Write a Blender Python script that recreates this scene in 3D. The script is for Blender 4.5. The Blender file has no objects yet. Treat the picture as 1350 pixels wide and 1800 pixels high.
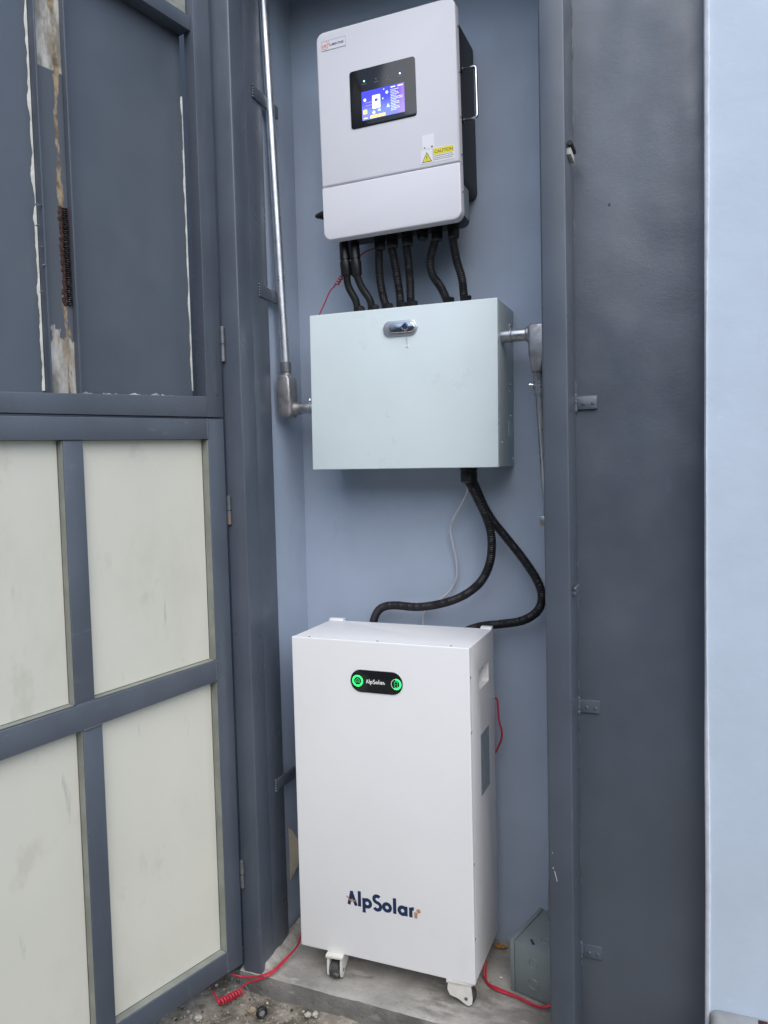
import bpy, bmesh, math, random
from mathutils import Vector, Matrix, noise
R = math.radians
random.seed(7)
scene = bpy.context.scene

# ------------------------------------------------------------------ camera, sky, sun, exposure
F_PX, CX, CY = 1352.0, 675.0, 900.0           # measured on the 1350 x 1800 photograph
YAW, PITCH, ROLL = R(22.1), R(-3.2), 0.0247
CAM = Vector((0.0, -2.3, 1.55))
fw = Vector((-math.sin(YAW) * math.cos(PITCH), math.cos(YAW) * math.cos(PITCH), math.sin(PITCH)))
r0 = Vector((math.cos(YAW), math.sin(YAW), 0))
u0 = r0.cross(fw)
rt = r0 * math.cos(ROLL) - u0 * math.sin(ROLL)
up = r0 * math.sin(ROLL) + u0 * math.cos(ROLL)
cam_data = bpy.data.cameras.new('camera')
cam = bpy.data.objects.new('camera', cam_data)
scene.collection.objects.link(cam)
cam_data.sensor_fit = 'VERTICAL'
cam_data.sensor_height = 36.0
cam_data.sensor_width = 27.0
cam_data.lens = 36.0 * F_PX / 1800.0
cam_data.clip_start = 0.02
cam_data.clip_end = 500
m3 = Matrix((rt, up, -fw)).transposed()
cam.matrix_world = Matrix.Translation(CAM) @ m3.to_4x4()
scene.camera = cam

SUN_ELEV, SUN_AZ = R(46), R(-57)               # azimuth of the sun seen from the niche: in front and to the right
sun_dir = Vector((math.cos(SUN_ELEV) * math.cos(SUN_AZ), math.cos(SUN_ELEV) * math.sin(SUN_AZ), math.sin(SUN_ELEV)))
world = bpy.data.worlds.new('World')
scene.world = world
world.use_nodes = True
wn = world.node_tree
bg = wn.nodes['Background']
sky = wn.nodes.new('ShaderNodeTexSky')
sky.sky_type = 'NISHITA'
sky.sun_disc = False
sky.sun_elevation = SUN_ELEV
sky.sun_rotation = math.atan2(sun_dir.x, sun_dir.y)
sky.air_density = 1.0
sky.dust_density = 1.6
sky.ozone_density = 1.0
wn.links.new(sky.outputs[0], bg.inputs[0])
bg.inputs[1].default_value = 0.125
sl = bpy.data.lights.new('sun', 'SUN')
sl.energy = 1.25
sl.angle = R(76)
sl.color = (1.0, 0.995, 0.98)
sun = bpy.data.objects.new('sun', sl)
scene.collection.objects.link(sun)
sun.rotation_euler = (-sun_dir).to_track_quat('-Z', 'Y').to_euler()
scene.view_settings.view_transform = 'Standard'
scene.view_settings.look = 'None'
scene.view_settings.gamma = 1.0
scene.view_settings.use_curve_mapping = False
scene.view_settings.exposure = 0.83
scene.cycles.max_bounces = 8


def ray(px, py):
    return fw + rt * ((px - CX) / F_PX) - up * ((py - CY) / F_PX)


def atY(px, py, Y):
    d = ray(px, py)
    return CAM + d * ((Y - CAM.y) / d.y)


def atZ(px, py, Z):
    d = ray(px, py)
    return CAM + d * ((Z - CAM.z) / d.z)


# ------------------------------------------------------------------ materials
MATS = {}


def nd(nt, typ, **kw):
    n = nt.nodes.new(typ)
    for k, v in kw.items():
        setattr(n, k, v)
    return n


def mixc(nt, fac, a, b, mode='MIX'):
    n = nt.nodes.new('ShaderNodeMix')
    n.data_type = 'RGBA'
    n.blend_type = mode
    for sock, v in ((n.inputs['Factor'], fac), (n.inputs[6], a), (n.inputs[7], b)):
        if hasattr(v, 'links'):
            nt.links.new(v, sock)
        elif isinstance(v, (tuple, list)):
            sock.default_value = tuple(v)[:3] + (1.0,)
        else:
            sock.default_value = v
    return n.outputs[2]


def ramp(nt, src, lo, hi, a=0.0, b=1.0):
    n = nt.nodes.new('ShaderNodeMapRange')
    n.interpolation_type = 'SMOOTHSTEP'
    nt.links.new(src, n.inputs[0])
    n.inputs[1].default_value, n.inputs[2].default_value = lo, hi
    n.inputs[3].default_value, n.inputs[4].default_value = a, b
    return n.outputs[0]


def noi(nt, vec, scale, detail=4.0, rough=0.55, stretch=None, dist=0.0):
    if stretch:
        mp = nt.nodes.new('ShaderNodeMapping')
        mp.inputs['Scale'].default_value = stretch
        nt.links.new(vec, mp.inputs[0])
        vec = mp.outputs[0]
    n = nt.nodes.new('ShaderNodeTexNoise')
    n.inputs['Scale'].default_value = scale
    n.inputs['Detail'].default_value = detail
    n.inputs['Roughness'].default_value = rough
    n.inputs['Distortion'].default_value = dist
    nt.links.new(vec, n.inputs['Vector'])
    return n.outputs[0]


def mat(name, col, rough=0.5, metal=0.0, var=0.06, vscale=4.0, bump=(), dirt=(), spec=0.5, rvar=0.0, emit=0.0, edge=None):
    """col varied by noise; dirt = (colour, lo, hi, scale, stretch, strength) layers; bump = (scale, strength, distance, stretch) layers"""
    m = bpy.data.materials.new(name)
    m.use_nodes = True
    nt = m.node_tree
    p = nt.nodes['Principled BSDF']
    vec = nd(nt, 'ShaderNodeTexCoord').outputs['Object']
    c = mixc(nt, ramp(nt, noi(nt, vec, vscale, 5), 0.3, 0.7),
             tuple(x * (1 - var) for x in col), tuple(min(1, x * (1 + var)) for x in col))
    for (dc, lo, hi, sc, st, k) in dirt:
        c = mixc(nt, ramp(nt, noi(nt, vec, sc, 6, 0.6, st), lo, hi, 0, k), c, dc)
    if edge:  # edge lightening: worn paint plus corner highlights put into the colour
        bv = nd(nt, 'ShaderNodeBevel', samples=4)
        bv.inputs['Radius'].default_value = 0.0035
        dt = nd(nt, 'ShaderNodeVectorMath', operation='DOT_PRODUCT')
        nt.links.new(bv.outputs[0], dt.inputs[0])
        nt.links.new(nd(nt, 'ShaderNodeNewGeometry').outputs['Normal'], dt.inputs[1])
        k1 = nd(nt, 'ShaderNodeMath', operation='MULTIPLY')
        nt.links.new(ramp(nt, dt.outputs['Value'], 0.80, 0.96, 1.0, 0.0), k1.inputs[0])
        nt.links.new(ramp(nt, noi(nt, vec, 9, 5, 0.6, (1, 1, .5)), 0.4, 0.6, 0.25, 0.9), k1.inputs[1])
        c = mixc(nt, k1.outputs[0], c, edge)
    nt.links.new(c, p.inputs['Base Color'])
    p.inputs['Metallic'].default_value = metal
    p.inputs['Specular IOR Level'].default_value = spec
    if rvar:
        nt.links.new(ramp(nt, noi(nt, vec, vscale * 2.3, 5), 0.3, 0.7, max(0, rough - rvar), min(1, rough + rvar)), p.inputs['Roughness'])
    else:
        p.inputs['Roughness'].default_value = rough
    prev = None
    for (sc, stg, dist, st) in bump:
        b = nt.nodes.new('ShaderNodeBump')
        b.inputs['Strength'].default_value = stg
        b.inputs['Distance'].default_value = dist
        nt.links.new(noi(nt, vec, sc, 4, 0.6, st), b.inputs['Height'])
        if prev:
            nt.links.new(prev, b.inputs['Normal'])
        prev = b.outputs[0]
    if prev:
        nt.links.new(prev, p.inputs['Normal'])
    if emit:
        nt.links.new(c, p.inputs['Emission Color'])
        p.inputs['Emission Strength'].default_value = emit
    MATS[name] = m
    return m


NICHE = (0.37, 0.44, 0.55)
mat('niche_paint', NICHE, 0.38, var=0.07, vscale=2.5, rvar=0.08,
    bump=((4, 0.15, 0.01, None), (50, 0.14, 0.002, (1, 1, .6)), (240, 0.35, 0.0007, None)),
    dirt=(((0.27, 0.33, 0.40), 0.45, 0.8, 3.5, (1, 1, .45), 0.5), ((0.30, 0.35, 0.41), 0.62, 0.75, 13, (1, 1, .35), 0.3), ((0.50, 0.54, 0.59), 0.70, 0.76, 24, (1, 1, .8), 0.3), ((0.16, 0.18, 0.2), 0.765, 0.79, 70, None, 0.5)))
mat('pier_paint', (0.070, 0.086, 0.110), 0.36, var=0.08, vscale=3, rvar=0.07, spec=0.85,
    bump=((4, 0.14, 0.010, (1, 1, 1.3)), (70, 0.10, 0.0016, (1, 1, 1.8)), (280, 0.4, 0.0007, (1, 1, 1.5))),
    dirt=(((0.095, 0.108, 0.13), 0.45, 0.85, 5, (1, 1, .7), 0.25), ((0.13, 0.145, 0.165), 0.66, 0.8, 17, (1, 1, .5), 0.35), ((0.2, 0.21, 0.22), 0.74, 0.78, 40, (1, 1, .4), 0.35)))
mat('light_paint', (0.505, 0.595, 0.70), 0.55, var=0.05, vscale=3,
    bump=((4, 0.25, 0.01, (1, 1, 1.4)), (70, 0.10, 0.0016, None), (260, 0.2, 0.0006, None)),
    dirt=(((0.30, 0.34, 0.38), 0.70, 0.76, 14, (1, 1, .5), 0.3), ((0.25, 0.27, 0.29), 0.765, 0.79, 60, None, 0.5), ((0.36, 0.43, 0.52), 0.58, 0.78, 2.2, (1, 1, .8), 0.35), ((0.70, 0.75, 0.8), 0.66, 0.74, 9, (1, 1, 4), 0.35)))
mat('yard_wall', (0.11, 0.11, 0.10), 0.8, var=0.15, vscale=1.0)
mat('plaster_edge', (0.66, 0.70, 0.76), 0.7, var=0.1, vscale=20, bump=((60, 0.4, 0.003, None),))
mat('steel_paint', (0.078, 0.095, 0.122), 0.36, edge=(0.20, 0.22, 0.26), var=0.12, vscale=3, rvar=0.09,
    bump=((14, 0.1, 0.004, (1, 1, .25)), (260, 0.08, 0.0005, None)),
    dirt=(((0.19, 0.21, 0.24), 0.63, 0.8, 16, (1, 1, .3), 0.4), ((0.06, 0.07, 0.09), 0.6, 0.8, 6, (1, 1, .3), 0.3)))
mat('steel_paint_worn', (0.086, 0.103, 0.13), 0.45, edge=(0.24, 0.26, 0.28), var=0.12, vscale=4, rvar=0.1,
    bump=((14, 0.1, 0.004, (1, 1, .25)), (260, 0.08, 0.0005, None)),
    dirt=(((0.27, 0.29, 0.30), 0.6, 0.78, 22, (.4, 1, 1.6), 0.45), ((0.2, 0.215, 0.2), 0.66, 0.8, 9, (1, 1, .4), 0.4)))
mat('sheet_dark', (0.083, 0.101, 0.127), 0.4, var=0.09, vscale=2.2, rvar=0.1,
    bump=((3.5, 0.2, 0.012, (1, 1, .5)), (300, 0.08, 0.0005, None)),
    dirt=(((0.12, 0.138, 0.162), 0.5, 0.8, 2.5, (1, 1, .5), 0.5), ((0.05, 0.062, 0.08), 0.55, 0.8, 6, (1, 1, .3), 0.35), ((0.28, 0.3, 0.31), 0.755, 0.785, 34, None, 0.5)))
mat('sheet_cream', (0.63, 0.625, 0.545), 0.5, var=0.025, vscale=3, rvar=0.06,
    bump=((3, 0.15, 0.012, (1, 1, .5)), (300, 0.06, 0.0005, None)),
    dirt=(((0.36, 0.36, 0.31), 0.66, 0.75, 26, (1, 1, .16), 0.55), ((0.49, 0.48, 0.40), 0.5, 0.8, 4, (1, 1, .5), 0.5), ((0.45, 0.43, 0.35), 0.6, 0.72, 9, (1, 1, .6), 0.35), ((0.30, 0.30, 0.27), 0.72, 0.75, 11, (3, 3, .9), 0.35),
          ((0.2, 0.2, 0.18), 0.755, 0.79, 60, (1, 1, .4), 0.6)))
mat('reveal_raw', (0.24, 0.255, 0.225), 0.55, var=0.15, vscale=14,
    dirt=(((0.17, 0.18, 0.17), 0.5, 0.75, 20, (1, 1, .2), 0.5),))
mat('grime', (0.10, 0.10, 0.085), 0.8, var=0.3, vscale=30)
mat('sealant', (0.52, 0.53, 0.49), 0.7, var=0.12, vscale=30, bump=((80, 0.4, 0.002, None),))
mat('white_powder', (0.79, 0.80, 0.81), 0.40, var=0.02, vscale=3, rvar=0.06, bump=((5, 0.06, 0.006, None), (380, 0.16, 0.0004, None)),
    dirt=(((0.62, 0.61, 0.57), 0.6, 0.78, 6, (1, 1, .5), 0.25), ((0.4, 0.39, 0.36), 0.765, 0.79, 45, None, 0.5)))
mat('inverter_white', (0.70, 0.705, 0.755), 0.45, var=0.012, vscale=3, bump=((420, 0.08, 0.0004, None),))
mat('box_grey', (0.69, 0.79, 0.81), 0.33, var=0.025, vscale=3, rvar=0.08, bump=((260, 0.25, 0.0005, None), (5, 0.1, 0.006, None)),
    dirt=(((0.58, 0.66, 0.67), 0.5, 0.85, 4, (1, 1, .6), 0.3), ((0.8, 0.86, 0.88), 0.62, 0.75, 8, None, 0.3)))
mat('box_shaded_grey', (0.52, 0.60, 0.61), 0.4, var=0.03, vscale=4, bump=((300, 0.12, 0.0005, None),),  # box paint darkened: shade on the flank put into the colour
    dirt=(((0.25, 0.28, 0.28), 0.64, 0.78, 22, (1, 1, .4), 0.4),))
mat('junction_grey', (0.19, 0.225, 0.225), 0.42, var=0.06, vscale=8, bump=((250, 0.12, 0.0006, None),),
    dirt=(((0.3, 0.33, 0.33), 0.63, 0.78, 18, None, 0.4),))
mat('black_body', (0.016, 0.017, 0.02), 0.55, var=0.1, bump=((420, 0.12, 0.0005, None),))
mat('black_plastic', (0.012, 0.012, 0.014), 0.36, var=0.2, vscale=20)
mat('black_gloss', (0.012, 0.013, 0.015), 0.12, var=0.05)
mat('black_conduit', (0.009, 0.009, 0.011), 0.5, var=0.2, vscale=30)
mat('galv', (0.50, 0.52, 0.55), 0.36, 0.85, var=0.15, vscale=14, rvar=0.1,
    dirt=(((0.32, 0.33, 0.35), 0.52, 0.75, 24, (1, 1, .3), 0.6),), bump=((120, 0.08, 0.0006, None),))
mat('dull_galv', (0.36, 0.38, 0.34), 0.6, 0.2, var=0.2, vscale=12, dirt=(((0.16, 0.17, 0.13), 0.5, 0.7, 14, (1, 1, 2), 0.7),))
mat('cast_alu', (0.36, 0.355, 0.36), 0.45, 0.8, var=0.18, vscale=22, rvar=0.12,
    dirt=(((0.2, 0.19, 0.19), 0.52, 0.75, 26, None, 0.6),), bump=((160, 0.25, 0.0008, None),))
mat('chrome', (0.75, 0.76, 0.78), 0.14, 1.0, var=0.02)
mat('lock_silver', (0.60, 0.61, 0.66), 0.3, 0.75, var=0.05)
mat('screw', (0.2, 0.21, 0.23), 0.35, 0.8, var=0.2, vscale=60)
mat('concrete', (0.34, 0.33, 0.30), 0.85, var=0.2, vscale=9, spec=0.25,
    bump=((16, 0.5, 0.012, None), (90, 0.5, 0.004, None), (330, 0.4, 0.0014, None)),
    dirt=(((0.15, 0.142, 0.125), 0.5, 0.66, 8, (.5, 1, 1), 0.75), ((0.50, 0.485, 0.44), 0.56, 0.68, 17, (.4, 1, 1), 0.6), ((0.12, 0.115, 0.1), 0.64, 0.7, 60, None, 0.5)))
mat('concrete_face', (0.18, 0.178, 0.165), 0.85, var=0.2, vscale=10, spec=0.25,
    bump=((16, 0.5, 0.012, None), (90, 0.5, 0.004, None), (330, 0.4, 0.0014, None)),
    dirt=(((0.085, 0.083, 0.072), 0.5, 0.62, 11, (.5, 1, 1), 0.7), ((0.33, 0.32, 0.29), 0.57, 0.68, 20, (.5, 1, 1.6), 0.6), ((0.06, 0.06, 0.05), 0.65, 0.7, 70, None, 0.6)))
mat('ground_dirt', (0.26, 0.235, 0.195), 0.92, var=0.35, vscale=16, spec=0.2,
    bump=((25, 0.6, 0.015, None), (120, 0.7, 0.005, None), (420, 0.6, 0.002, None)),
    dirt=(((0.075, 0.066, 0.045), 0.47, 0.62, 7, None, 0.85), ((0.44, 0.41, 0.35), 0.58, 0.68, 55, None, 0.75), ((0.10, 0.09, 0.07), 0.62, 0.7, 80, None, 0.6)))
mat('mortar', (0.33, 0.32, 0.29), 0.85, var=0.2, vscale=20, spec=0.2, bump=((40, 0.6, 0.008, None), (200, 0.5, 0.002, None)),
    dirt=(((0.16, 0.155, 0.14), 0.52, 0.7, 22, None, 0.6),))
mat('kerb_paint', (0.29, 0.30, 0.305), 0.32, var=0.1, vscale=18, bump=((40, 0.2, 0.004, None), (220, 0.25, 0.001, None)),
    dirt=(((0.24, 0.22, 0.21), 0.55, 0.72, 24, None, 0.5),))
mat('stone_pale', (0.38, 0.365, 0.32), 0.85, var=0.25, vscale=60, spec=0.2)
mat('stone_tan', (0.30, 0.25, 0.18), 0.9, var=0.2, vscale=60, spec=0.2)
mat('soil', (0.10, 0.088, 0.066), 0.95, var=0.4, vscale=20, spec=0.1)
mat('gravel', (0.38, 0.35, 0.29), 0.9, var=0.45, vscale=14, spec=0.2)
mat('red_wire', (0.46, 0.022, 0.045), 0.4, var=0.15, vscale=40)
mat('white_cable', (0.52, 0.53, 0.55), 0.4, var=0.04)
mat('caster_white', (0.66, 0.65, 0.60), 0.4, var=0.06, vscale=40)
mat('caster_tyre', (0.045, 0.045, 0.047), 0.6, var=0.3, vscale=60, dirt=(((0.3, 0.3, 0.28), 0.55, 0.7, 60, None, 0.6),))
mat('rubber', (0.012, 0.012, 0.013), 0.5, var=0.1)
mat('navy_print', (0.008, 0.026, 0.085), 0.45, var=0.02)
mat('copper_print', (0.50, 0.255, 0.14), 0.45, var=0.03)
mat('grey_print', (0.18, 0.19, 0.22), 0.5, var=0.02)
mat('dark_print', (0.03, 0.032, 0.04), 0.5, var=0.02)
mat('white_print', (0.75, 0.76, 0.78), 0.5, var=0.02)
mat('orange_print', (0.75, 0.19, 0.06), 0.5, var=0.02)
mat('yellow_print', (0.80, 0.70, 0.05), 0.5, var=0.02)
mat('sticker_white', (0.80, 0.81, 0.84), 0.35, var=0.02)
mat('label_grey', (0.22, 0.27, 0.31), 0.4, var=0.1, vscale=30)
mat('label_dark', (0.17, 0.21, 0.225), 0.35, var=0.1, vscale=30)
mat('green_glow', (0.03, 0.95, 0.16), 0.5, var=0.0, emit=1.1)
mat('green_icon', (0.02, 0.55, 0.12), 0.5, var=0.0, emit=0.45)
mat('green_ring_dim', (0.45, 0.6, 0.5), 0.5, var=0.0, emit=0.5)
mat('badge_glow_text', (0.55, 0.57, 0.56), 0.5, var=0.0, emit=0.25)
mat('led_green', (0.35, 1.0, 0.5), 0.5, var=0, emit=1.3)
mat('led_blue', (0.45, 0.6, 1.0), 0.5, var=0, emit=1.5)
mat('screen_white', (0.72, 0.78, 1.0), 0.5, var=0, emit=0.6)
mat('screen_orange', (0.95, 0.62, 0.16), 0.5, var=0, emit=0.75)
mat('screen_teal', (0.45, 0.75, 0.85), 0.5, var=0, emit=0.6)
mat('screen_pink', (0.65, 0.40, 0.70), 0.5, var=0, emit=0.6)
mat('screen_navy', (0.06, 0.06, 0.35), 0.5, var=0, emit=0.5)
mat('weld_black', (0.035, 0.036, 0.04), 0.32, 0.5, var=0.4, vscale=80, bump=((150, 0.6, 0.002, None),))
mat('weld_rust', (0.038, 0.015, 0.010), 0.85, var=0.5, vscale=60, bump=((150, 0.6, 0.002, None),))
mat('hinge_steel', (0.17, 0.18, 0.2), 0.4, 0.5, var=0.25, vscale=30, dirt=(((0.26, 0.16, 0.09), 0.52, 0.66, 30, None, 0.75),))
mat('film_beige', (0.46, 0.43, 0.34), 0.5, var=0.1, vscale=20)
mat('leaf_orange', (0.50, 0.20, 0.03), 0.6, var=0.2, vscale=60)
mat('bare_plaster', (0.42, 0.40, 0.33), 0.8, var=0.1, vscale=12)


def screen_material():
    m = bpy.data.materials.new('screen_picture')
    m.use_nodes = True
    nt = m.node_tree
    p = nt.nodes['Principled BSDF']
    sep = nd(nt, 'ShaderNodeSeparateXYZ')
    nt.links.new(nd(nt, 'ShaderNodeTexCoord').outputs['Generated'], sep.inputs[0])
    c = mixc(nt, ramp(nt, sep.outputs[2], 0.15, 0.75), (0.13, 0.16, 0.42), (0.045, 0.045, 0.62))
    c = mixc(nt, ramp(nt, sep.outputs[0], 0.75, 1.0, 0, 0.5), c, (0.35, 0.18, 0.5))
    nt.links.new(c, p.inputs['Base Color'])
    nt.links.new(c, p.inputs['Emission Color'])
    p.inputs['Emission Strength'].default_value = 0.8
    p.inputs['Roughness'].default_value = 0.25
    p.inputs['Specular IOR Level'].default_value = 0.25
    MATS['screen_picture'] = m


screen_material()


RUST_X = 0.4725


def galv_rust_material():
    """bare galvanised channel, part of it painted over, with a rust run down its middle; runs along local z"""
    m = bpy.data.materials.new('rusty_galv')
    m.use_nodes = True
    nt = m.node_tree
    p = nt.nodes['Principled BSDF']
    vec = nd(nt, 'ShaderNodeTexCoord').outputs['Object']
    sep = nd(nt, 'ShaderNodeSeparateXYZ')
    nt.links.new(vec, sep.inputs[0])
    bare = mixc(nt, ramp(nt, noi(nt, vec, 30, 6, 0.65, (1, 1, .35)), 0.35, 0.65), (0.20, 0.19, 0.16), (0.52, 0.51, 0.47))
    bare = mixc(nt, ramp(nt, noi(nt, vec, 60, 5, 0.6, (1, 1, .12)), 0.52, 0.68, 0, .75), bare, (0.26, 0.18, 0.10))
    paint = mixc(nt, noi(nt, vec, 6, 4), (0.07, 0.085, 0.105), (0.10, 0.115, 0.14))
    # z mask with a wavy border: painted between z = 1.98 and 2.52
    zz = nd(nt, 'ShaderNodeMath', operation='ADD')
    sub = nd(nt, 'ShaderNodeMath', operation='MULTIPLY_ADD')
    nt.links.new(noi(nt, vec, 24, 4, 0.6, (1, 1, .5)), sub.inputs[0])
    sub.inputs[1].default_value = 0.34
    sub.inputs[2].default_value = -0.17
    nt.links.new(sep.outputs[2], zz.inputs[0])
    nt.links.new(sub.outputs[0], zz.inputs[1])
    a = ramp(nt, zz.outputs[0], 1.875, 1.89)
    b = ramp(nt, sep.outputs[2], 2.498, 2.502, 1.0, 0.0)
    mm = nd(nt, 'ShaderNodeMath', operation='MULTIPLY')
    nt.links.new(a, mm.inputs[0])
    nt.links.new(b, mm.inputs[1])
    c = mixc(nt, mm.outputs[0], bare, paint)
    # rust run: distance from the centre line x = RX, wavy
    dx = nd(nt, 'ShaderNodeMath', operation='SUBTRACT')
    dx.inputs[1].default_value = RUST_X
    wv = nd(nt, 'ShaderNodeMath', operation='MULTIPLY_ADD')
    nt.links.new(noi(nt, vec, 9, 4, 0.6, (.2, .2, 1)), wv.inputs[0])
    wv.inputs[1].default_value = 0.016
    nt.links.new(sep.outputs[0], wv.inputs[2])
    nt.links.new(wv.outputs[0], dx.inputs[0])
    ab = nd(nt, 'ShaderNodeMath', operation='ABSOLUTE')
    nt.links.new(dx.outputs[0], ab.inputs[0])
    fall = nd(nt, 'ShaderNodeMath', operation='MULTIPLY_ADD')
    nt.links.new(ab.outputs[0], fall.inputs[0])
    fall.inputs[1].default_value = -24.0
    nt.links.new(noi(nt, vec, 55, 6, 0.65, (1, 1, .16)), fall.inputs[2])
    streak = ramp(nt, fall.outputs[0], 0.36, 0.43)
    rust = mixc(nt, ramp(nt, noi(nt, vec, 40, 4), 0.35, 0.65), (0.13, 0.088, 0.05), (0.36, 0.28, 0.18))
    c = mixc(nt, streak, c, rust)
    nt.links.new(c, p.inputs['Base Color'])
    p.inputs['Roughness'].default_value = 0.6
    p.inputs['Metallic'].default_value = 0.1
    bp = nt.nodes.new('ShaderNodeBump')
    bp.inputs['Strength'].default_value = 0.3
    bp.inputs['Distance'].default_value = 0.002
    nt.links.new(noi(nt, vec, 60, 5), bp.inputs['Height'])
    nt.links.new(bp.outputs[0], p.inputs['Normal'])
    MATS['rusty_galv'] = m


galv_rust_material()

# ------------------------------------------------------------------ mesh helpers
FRAME = {}                                      # object name -> world matrix its mesh is built in


def thing(name, label, cat, loc=(0, 0, 0), mtx=None, group=None):
    o = bpy.data.objects.new(name, None)
    scene.collection.objects.link(o)
    M = mtx if mtx is not None else Matrix.Translation(Vector(loc))
    o.matrix_world = M
    o.empty_display_size = 0.05
    o['label'] = label
    o['category'] = cat
    if group:
        o['group'] = group
    FRAME[o.name] = M
    return o


def tag(o, label, cat, group=None):
    o['label'] = label
    o['category'] = cat
    if group:
        o['group'] = group
    return o


class MB:
    def __init__(self):
        self.bm = bmesh.new()

    def add(self, verts, faces):
        vs = [self.bm.verts.new(v) for v in verts]
        for f in faces:
            try:
                self.bm.faces.new([vs[i] for i in f])
            except ValueError:
                pass
        return self

    def join(self, other, M=None):
        if M is not None:
            bmesh.ops.transform(other, matrix=M, verts=other.verts)
        me = bpy.data.meshes.new('tmp')
        other.to_mesh(me)
        self.bm.from_mesh(me)
        bpy.data.meshes.remove(me)
        other.free()
        return self

    def box(self, x0, x1, y0, y1, z0, z1, bev=0.0, seg=2, M=None):
        t = bmesh.new()
        bmesh.ops.create_cube(t, size=1.0)
        for v in t.verts:
            v.co = Vector(((x0 + x1) / 2 + v.co.x * (x1 - x0), (y0 + y1) / 2 + v.co.y * (y1 - y0), (z0 + z1) / 2 + v.co.z * (z1 - z0)))
        if bev > 0:
            bmesh.ops.bevel(t, geom=t.edges[:], offset=bev, segments=seg, profile=0.5, affect='EDGES')
        return self.join(t, M)

    def hexa(self, p, bev=0.0, seg=2):
        """p: 8 corners, bottom ring of four then top ring"""
        t = bmesh.new()
        v = [t.verts.new(q) for q in p]
        for f in ((0, 3, 2, 1), (4, 5, 6, 7), (0, 1, 5, 4), (1, 2, 6, 5), (2, 3, 7, 6), (3, 0, 4, 7)):
            t.faces.new([v[i] for i in f])
        bmesh.ops.recalc_face_normals(t, faces=t.faces[:])
        if bev > 0:
            bmesh.ops.bevel(t, geom=t.edges[:], offset=bev, segments=seg, profile=0.5, affect='EDGES')
        return self.join(t)

    def plate(self, poly, a, b, axis='y', bev=0.0, seg=2, bev_back=False, M=None):
        """extrude a 2D outline: axis y -> outline in (x, z) from y=a (front) to y=b; axis x -> outline in (y, z); axis z -> outline in (x, y)"""
        t = bmesh.new()

        def pt(u, v, w):
            return {'y': (u, w, v), 'x': (w, u, v), 'z': (u, v, w)}[axis]
        A = [t.verts.new(pt(u, v, a)) for u, v in poly]
        B = [t.verts.new(pt(u, v, b)) for u, v in poly]
        n = len(poly)
        t.faces.new(A)
        t.faces.new(B[::-1])
        for i in range(n):
            t.faces.new((A[i], B[i], B[(i + 1) % n], A[(i + 1) % n]))
        bmesh.ops.recalc_face_normals(t, faces=t.faces[:])
        if bev > 0:
            sa = set(A)
            sb = set(B)
            ed = [e for e in t.edges if (e.verts[0] in sa and e.verts[1] in sa) or (bev_back and e.verts[0] in sb and e.verts[1] in sb)]
            bmesh.ops.bevel(t, geom=ed, offset=bev, segments=seg, profile=0.5, affect='EDGES')
        return self.join(t, M)

    def rings(self, rings, closed=False):
        n = len(rings[0])
        vs = [[self.bm.verts.new(p) for p in r] for r in rings]
        m = len(vs)
        for i in range(m if closed else m - 1):
            for j in range(n):
                self.bm.faces.new((vs[i][j], vs[i][(j + 1) % n], vs[(i + 1) % m][(j + 1) % n], vs[(i + 1) % m][j]))
        if not closed:
            self.bm.faces.new(vs[0][::-1])
            self.bm.faces.new(vs[-1])
        return self

    def cyl(self, p0, p1, r, seg=20, r1=None, prof=None, bev=0.0):
        """round bar from p0 to p1; prof = [(t, radius)] gives a lathe outline along it"""
        p0, p1 = Vector(p0), Vector(p1)
        d = (p1 - p0)
        L = d.length
        d.normalize()
        a = d.orthogonal().normalized()
        b = d.cross(a)
        if prof is None:
            r1 = r if r1 is None else r1
            prof = [(0, r), (1, r1)] if not bev else [(0, r - bev), (bev / L, r), (1 - bev / L, r1), (1, r1 - bev)]
        rr = []
        for t, q in prof:
            c = p0 + d * (L * t)
            rr.append([c + a * (q * math.cos(2 * math.pi * k / seg)) + b * (q * math.sin(2 * math.pi * k / seg)) for k in range(seg)])
        return self.rings(rr)

    def tube(self, pts, r, seg=12, step=None, ridge=0.0, pitch=0.005):
        """sweep along a smooth curve through pts; ridge > 0 makes it corrugated"""
        path = spline(pts, step or (pitch / 4 if ridge else 0.006))
        t0 = (path[1] - path[0]).normalized()
        a = t0.orthogonal().normalized()
        rr = []
        s = 0.0
        for i, p in enumerate(path):
            t = (path[min(i + 1, len(path) - 1)] - path[max(i - 1, 0)]).normalized()
            a = (a - t * a.dot(t)).normalized()
            b = t.cross(a)
            if i:
                s += (p - path[i - 1]).length
            q = r
            if ridge:
                q = r - ridge * (0.5 - 0.5 * max(-1, min(1, 1.8 * math.cos(2 * math.pi * s / pitch))))
            rr.append([p + a * (q * math.cos(2 * math.pi * k / seg)) + b * (q * math.sin(2 * math.pi * k / seg)) for k in range(seg)])
        return self.rings(rr)

    def build(self, name, m, parent=None, local=False, smooth=True, angle=38, kind=None):
        bm = self.bm
        bmesh.ops.recalc_face_normals(bm, faces=bm.faces[:])
        M = Matrix.Identity(4)
        if parent is not None:
            M = FRAME[parent.name]
            if not local:
                bmesh.ops.transform(bm, matrix=M.inverted(), verts=bm.verts)
        me = bpy.data.meshes.new(name)
        bm.to_mesh(me)
        bm.free()
        me.materials.append(MATS[m])
        if smooth:
            me.polygons.foreach_set('use_smooth', [True] * len(me.polygons))
            me.set_sharp_from_angle(angle=R(angle))
        o = bpy.data.objects.new(name, me)
        scene.collection.objects.link(o)
        if parent is not None:
            o.parent = parent
        FRAME[o.name] = M
        if kind:
            o['kind'] = kind
        return o


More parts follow.
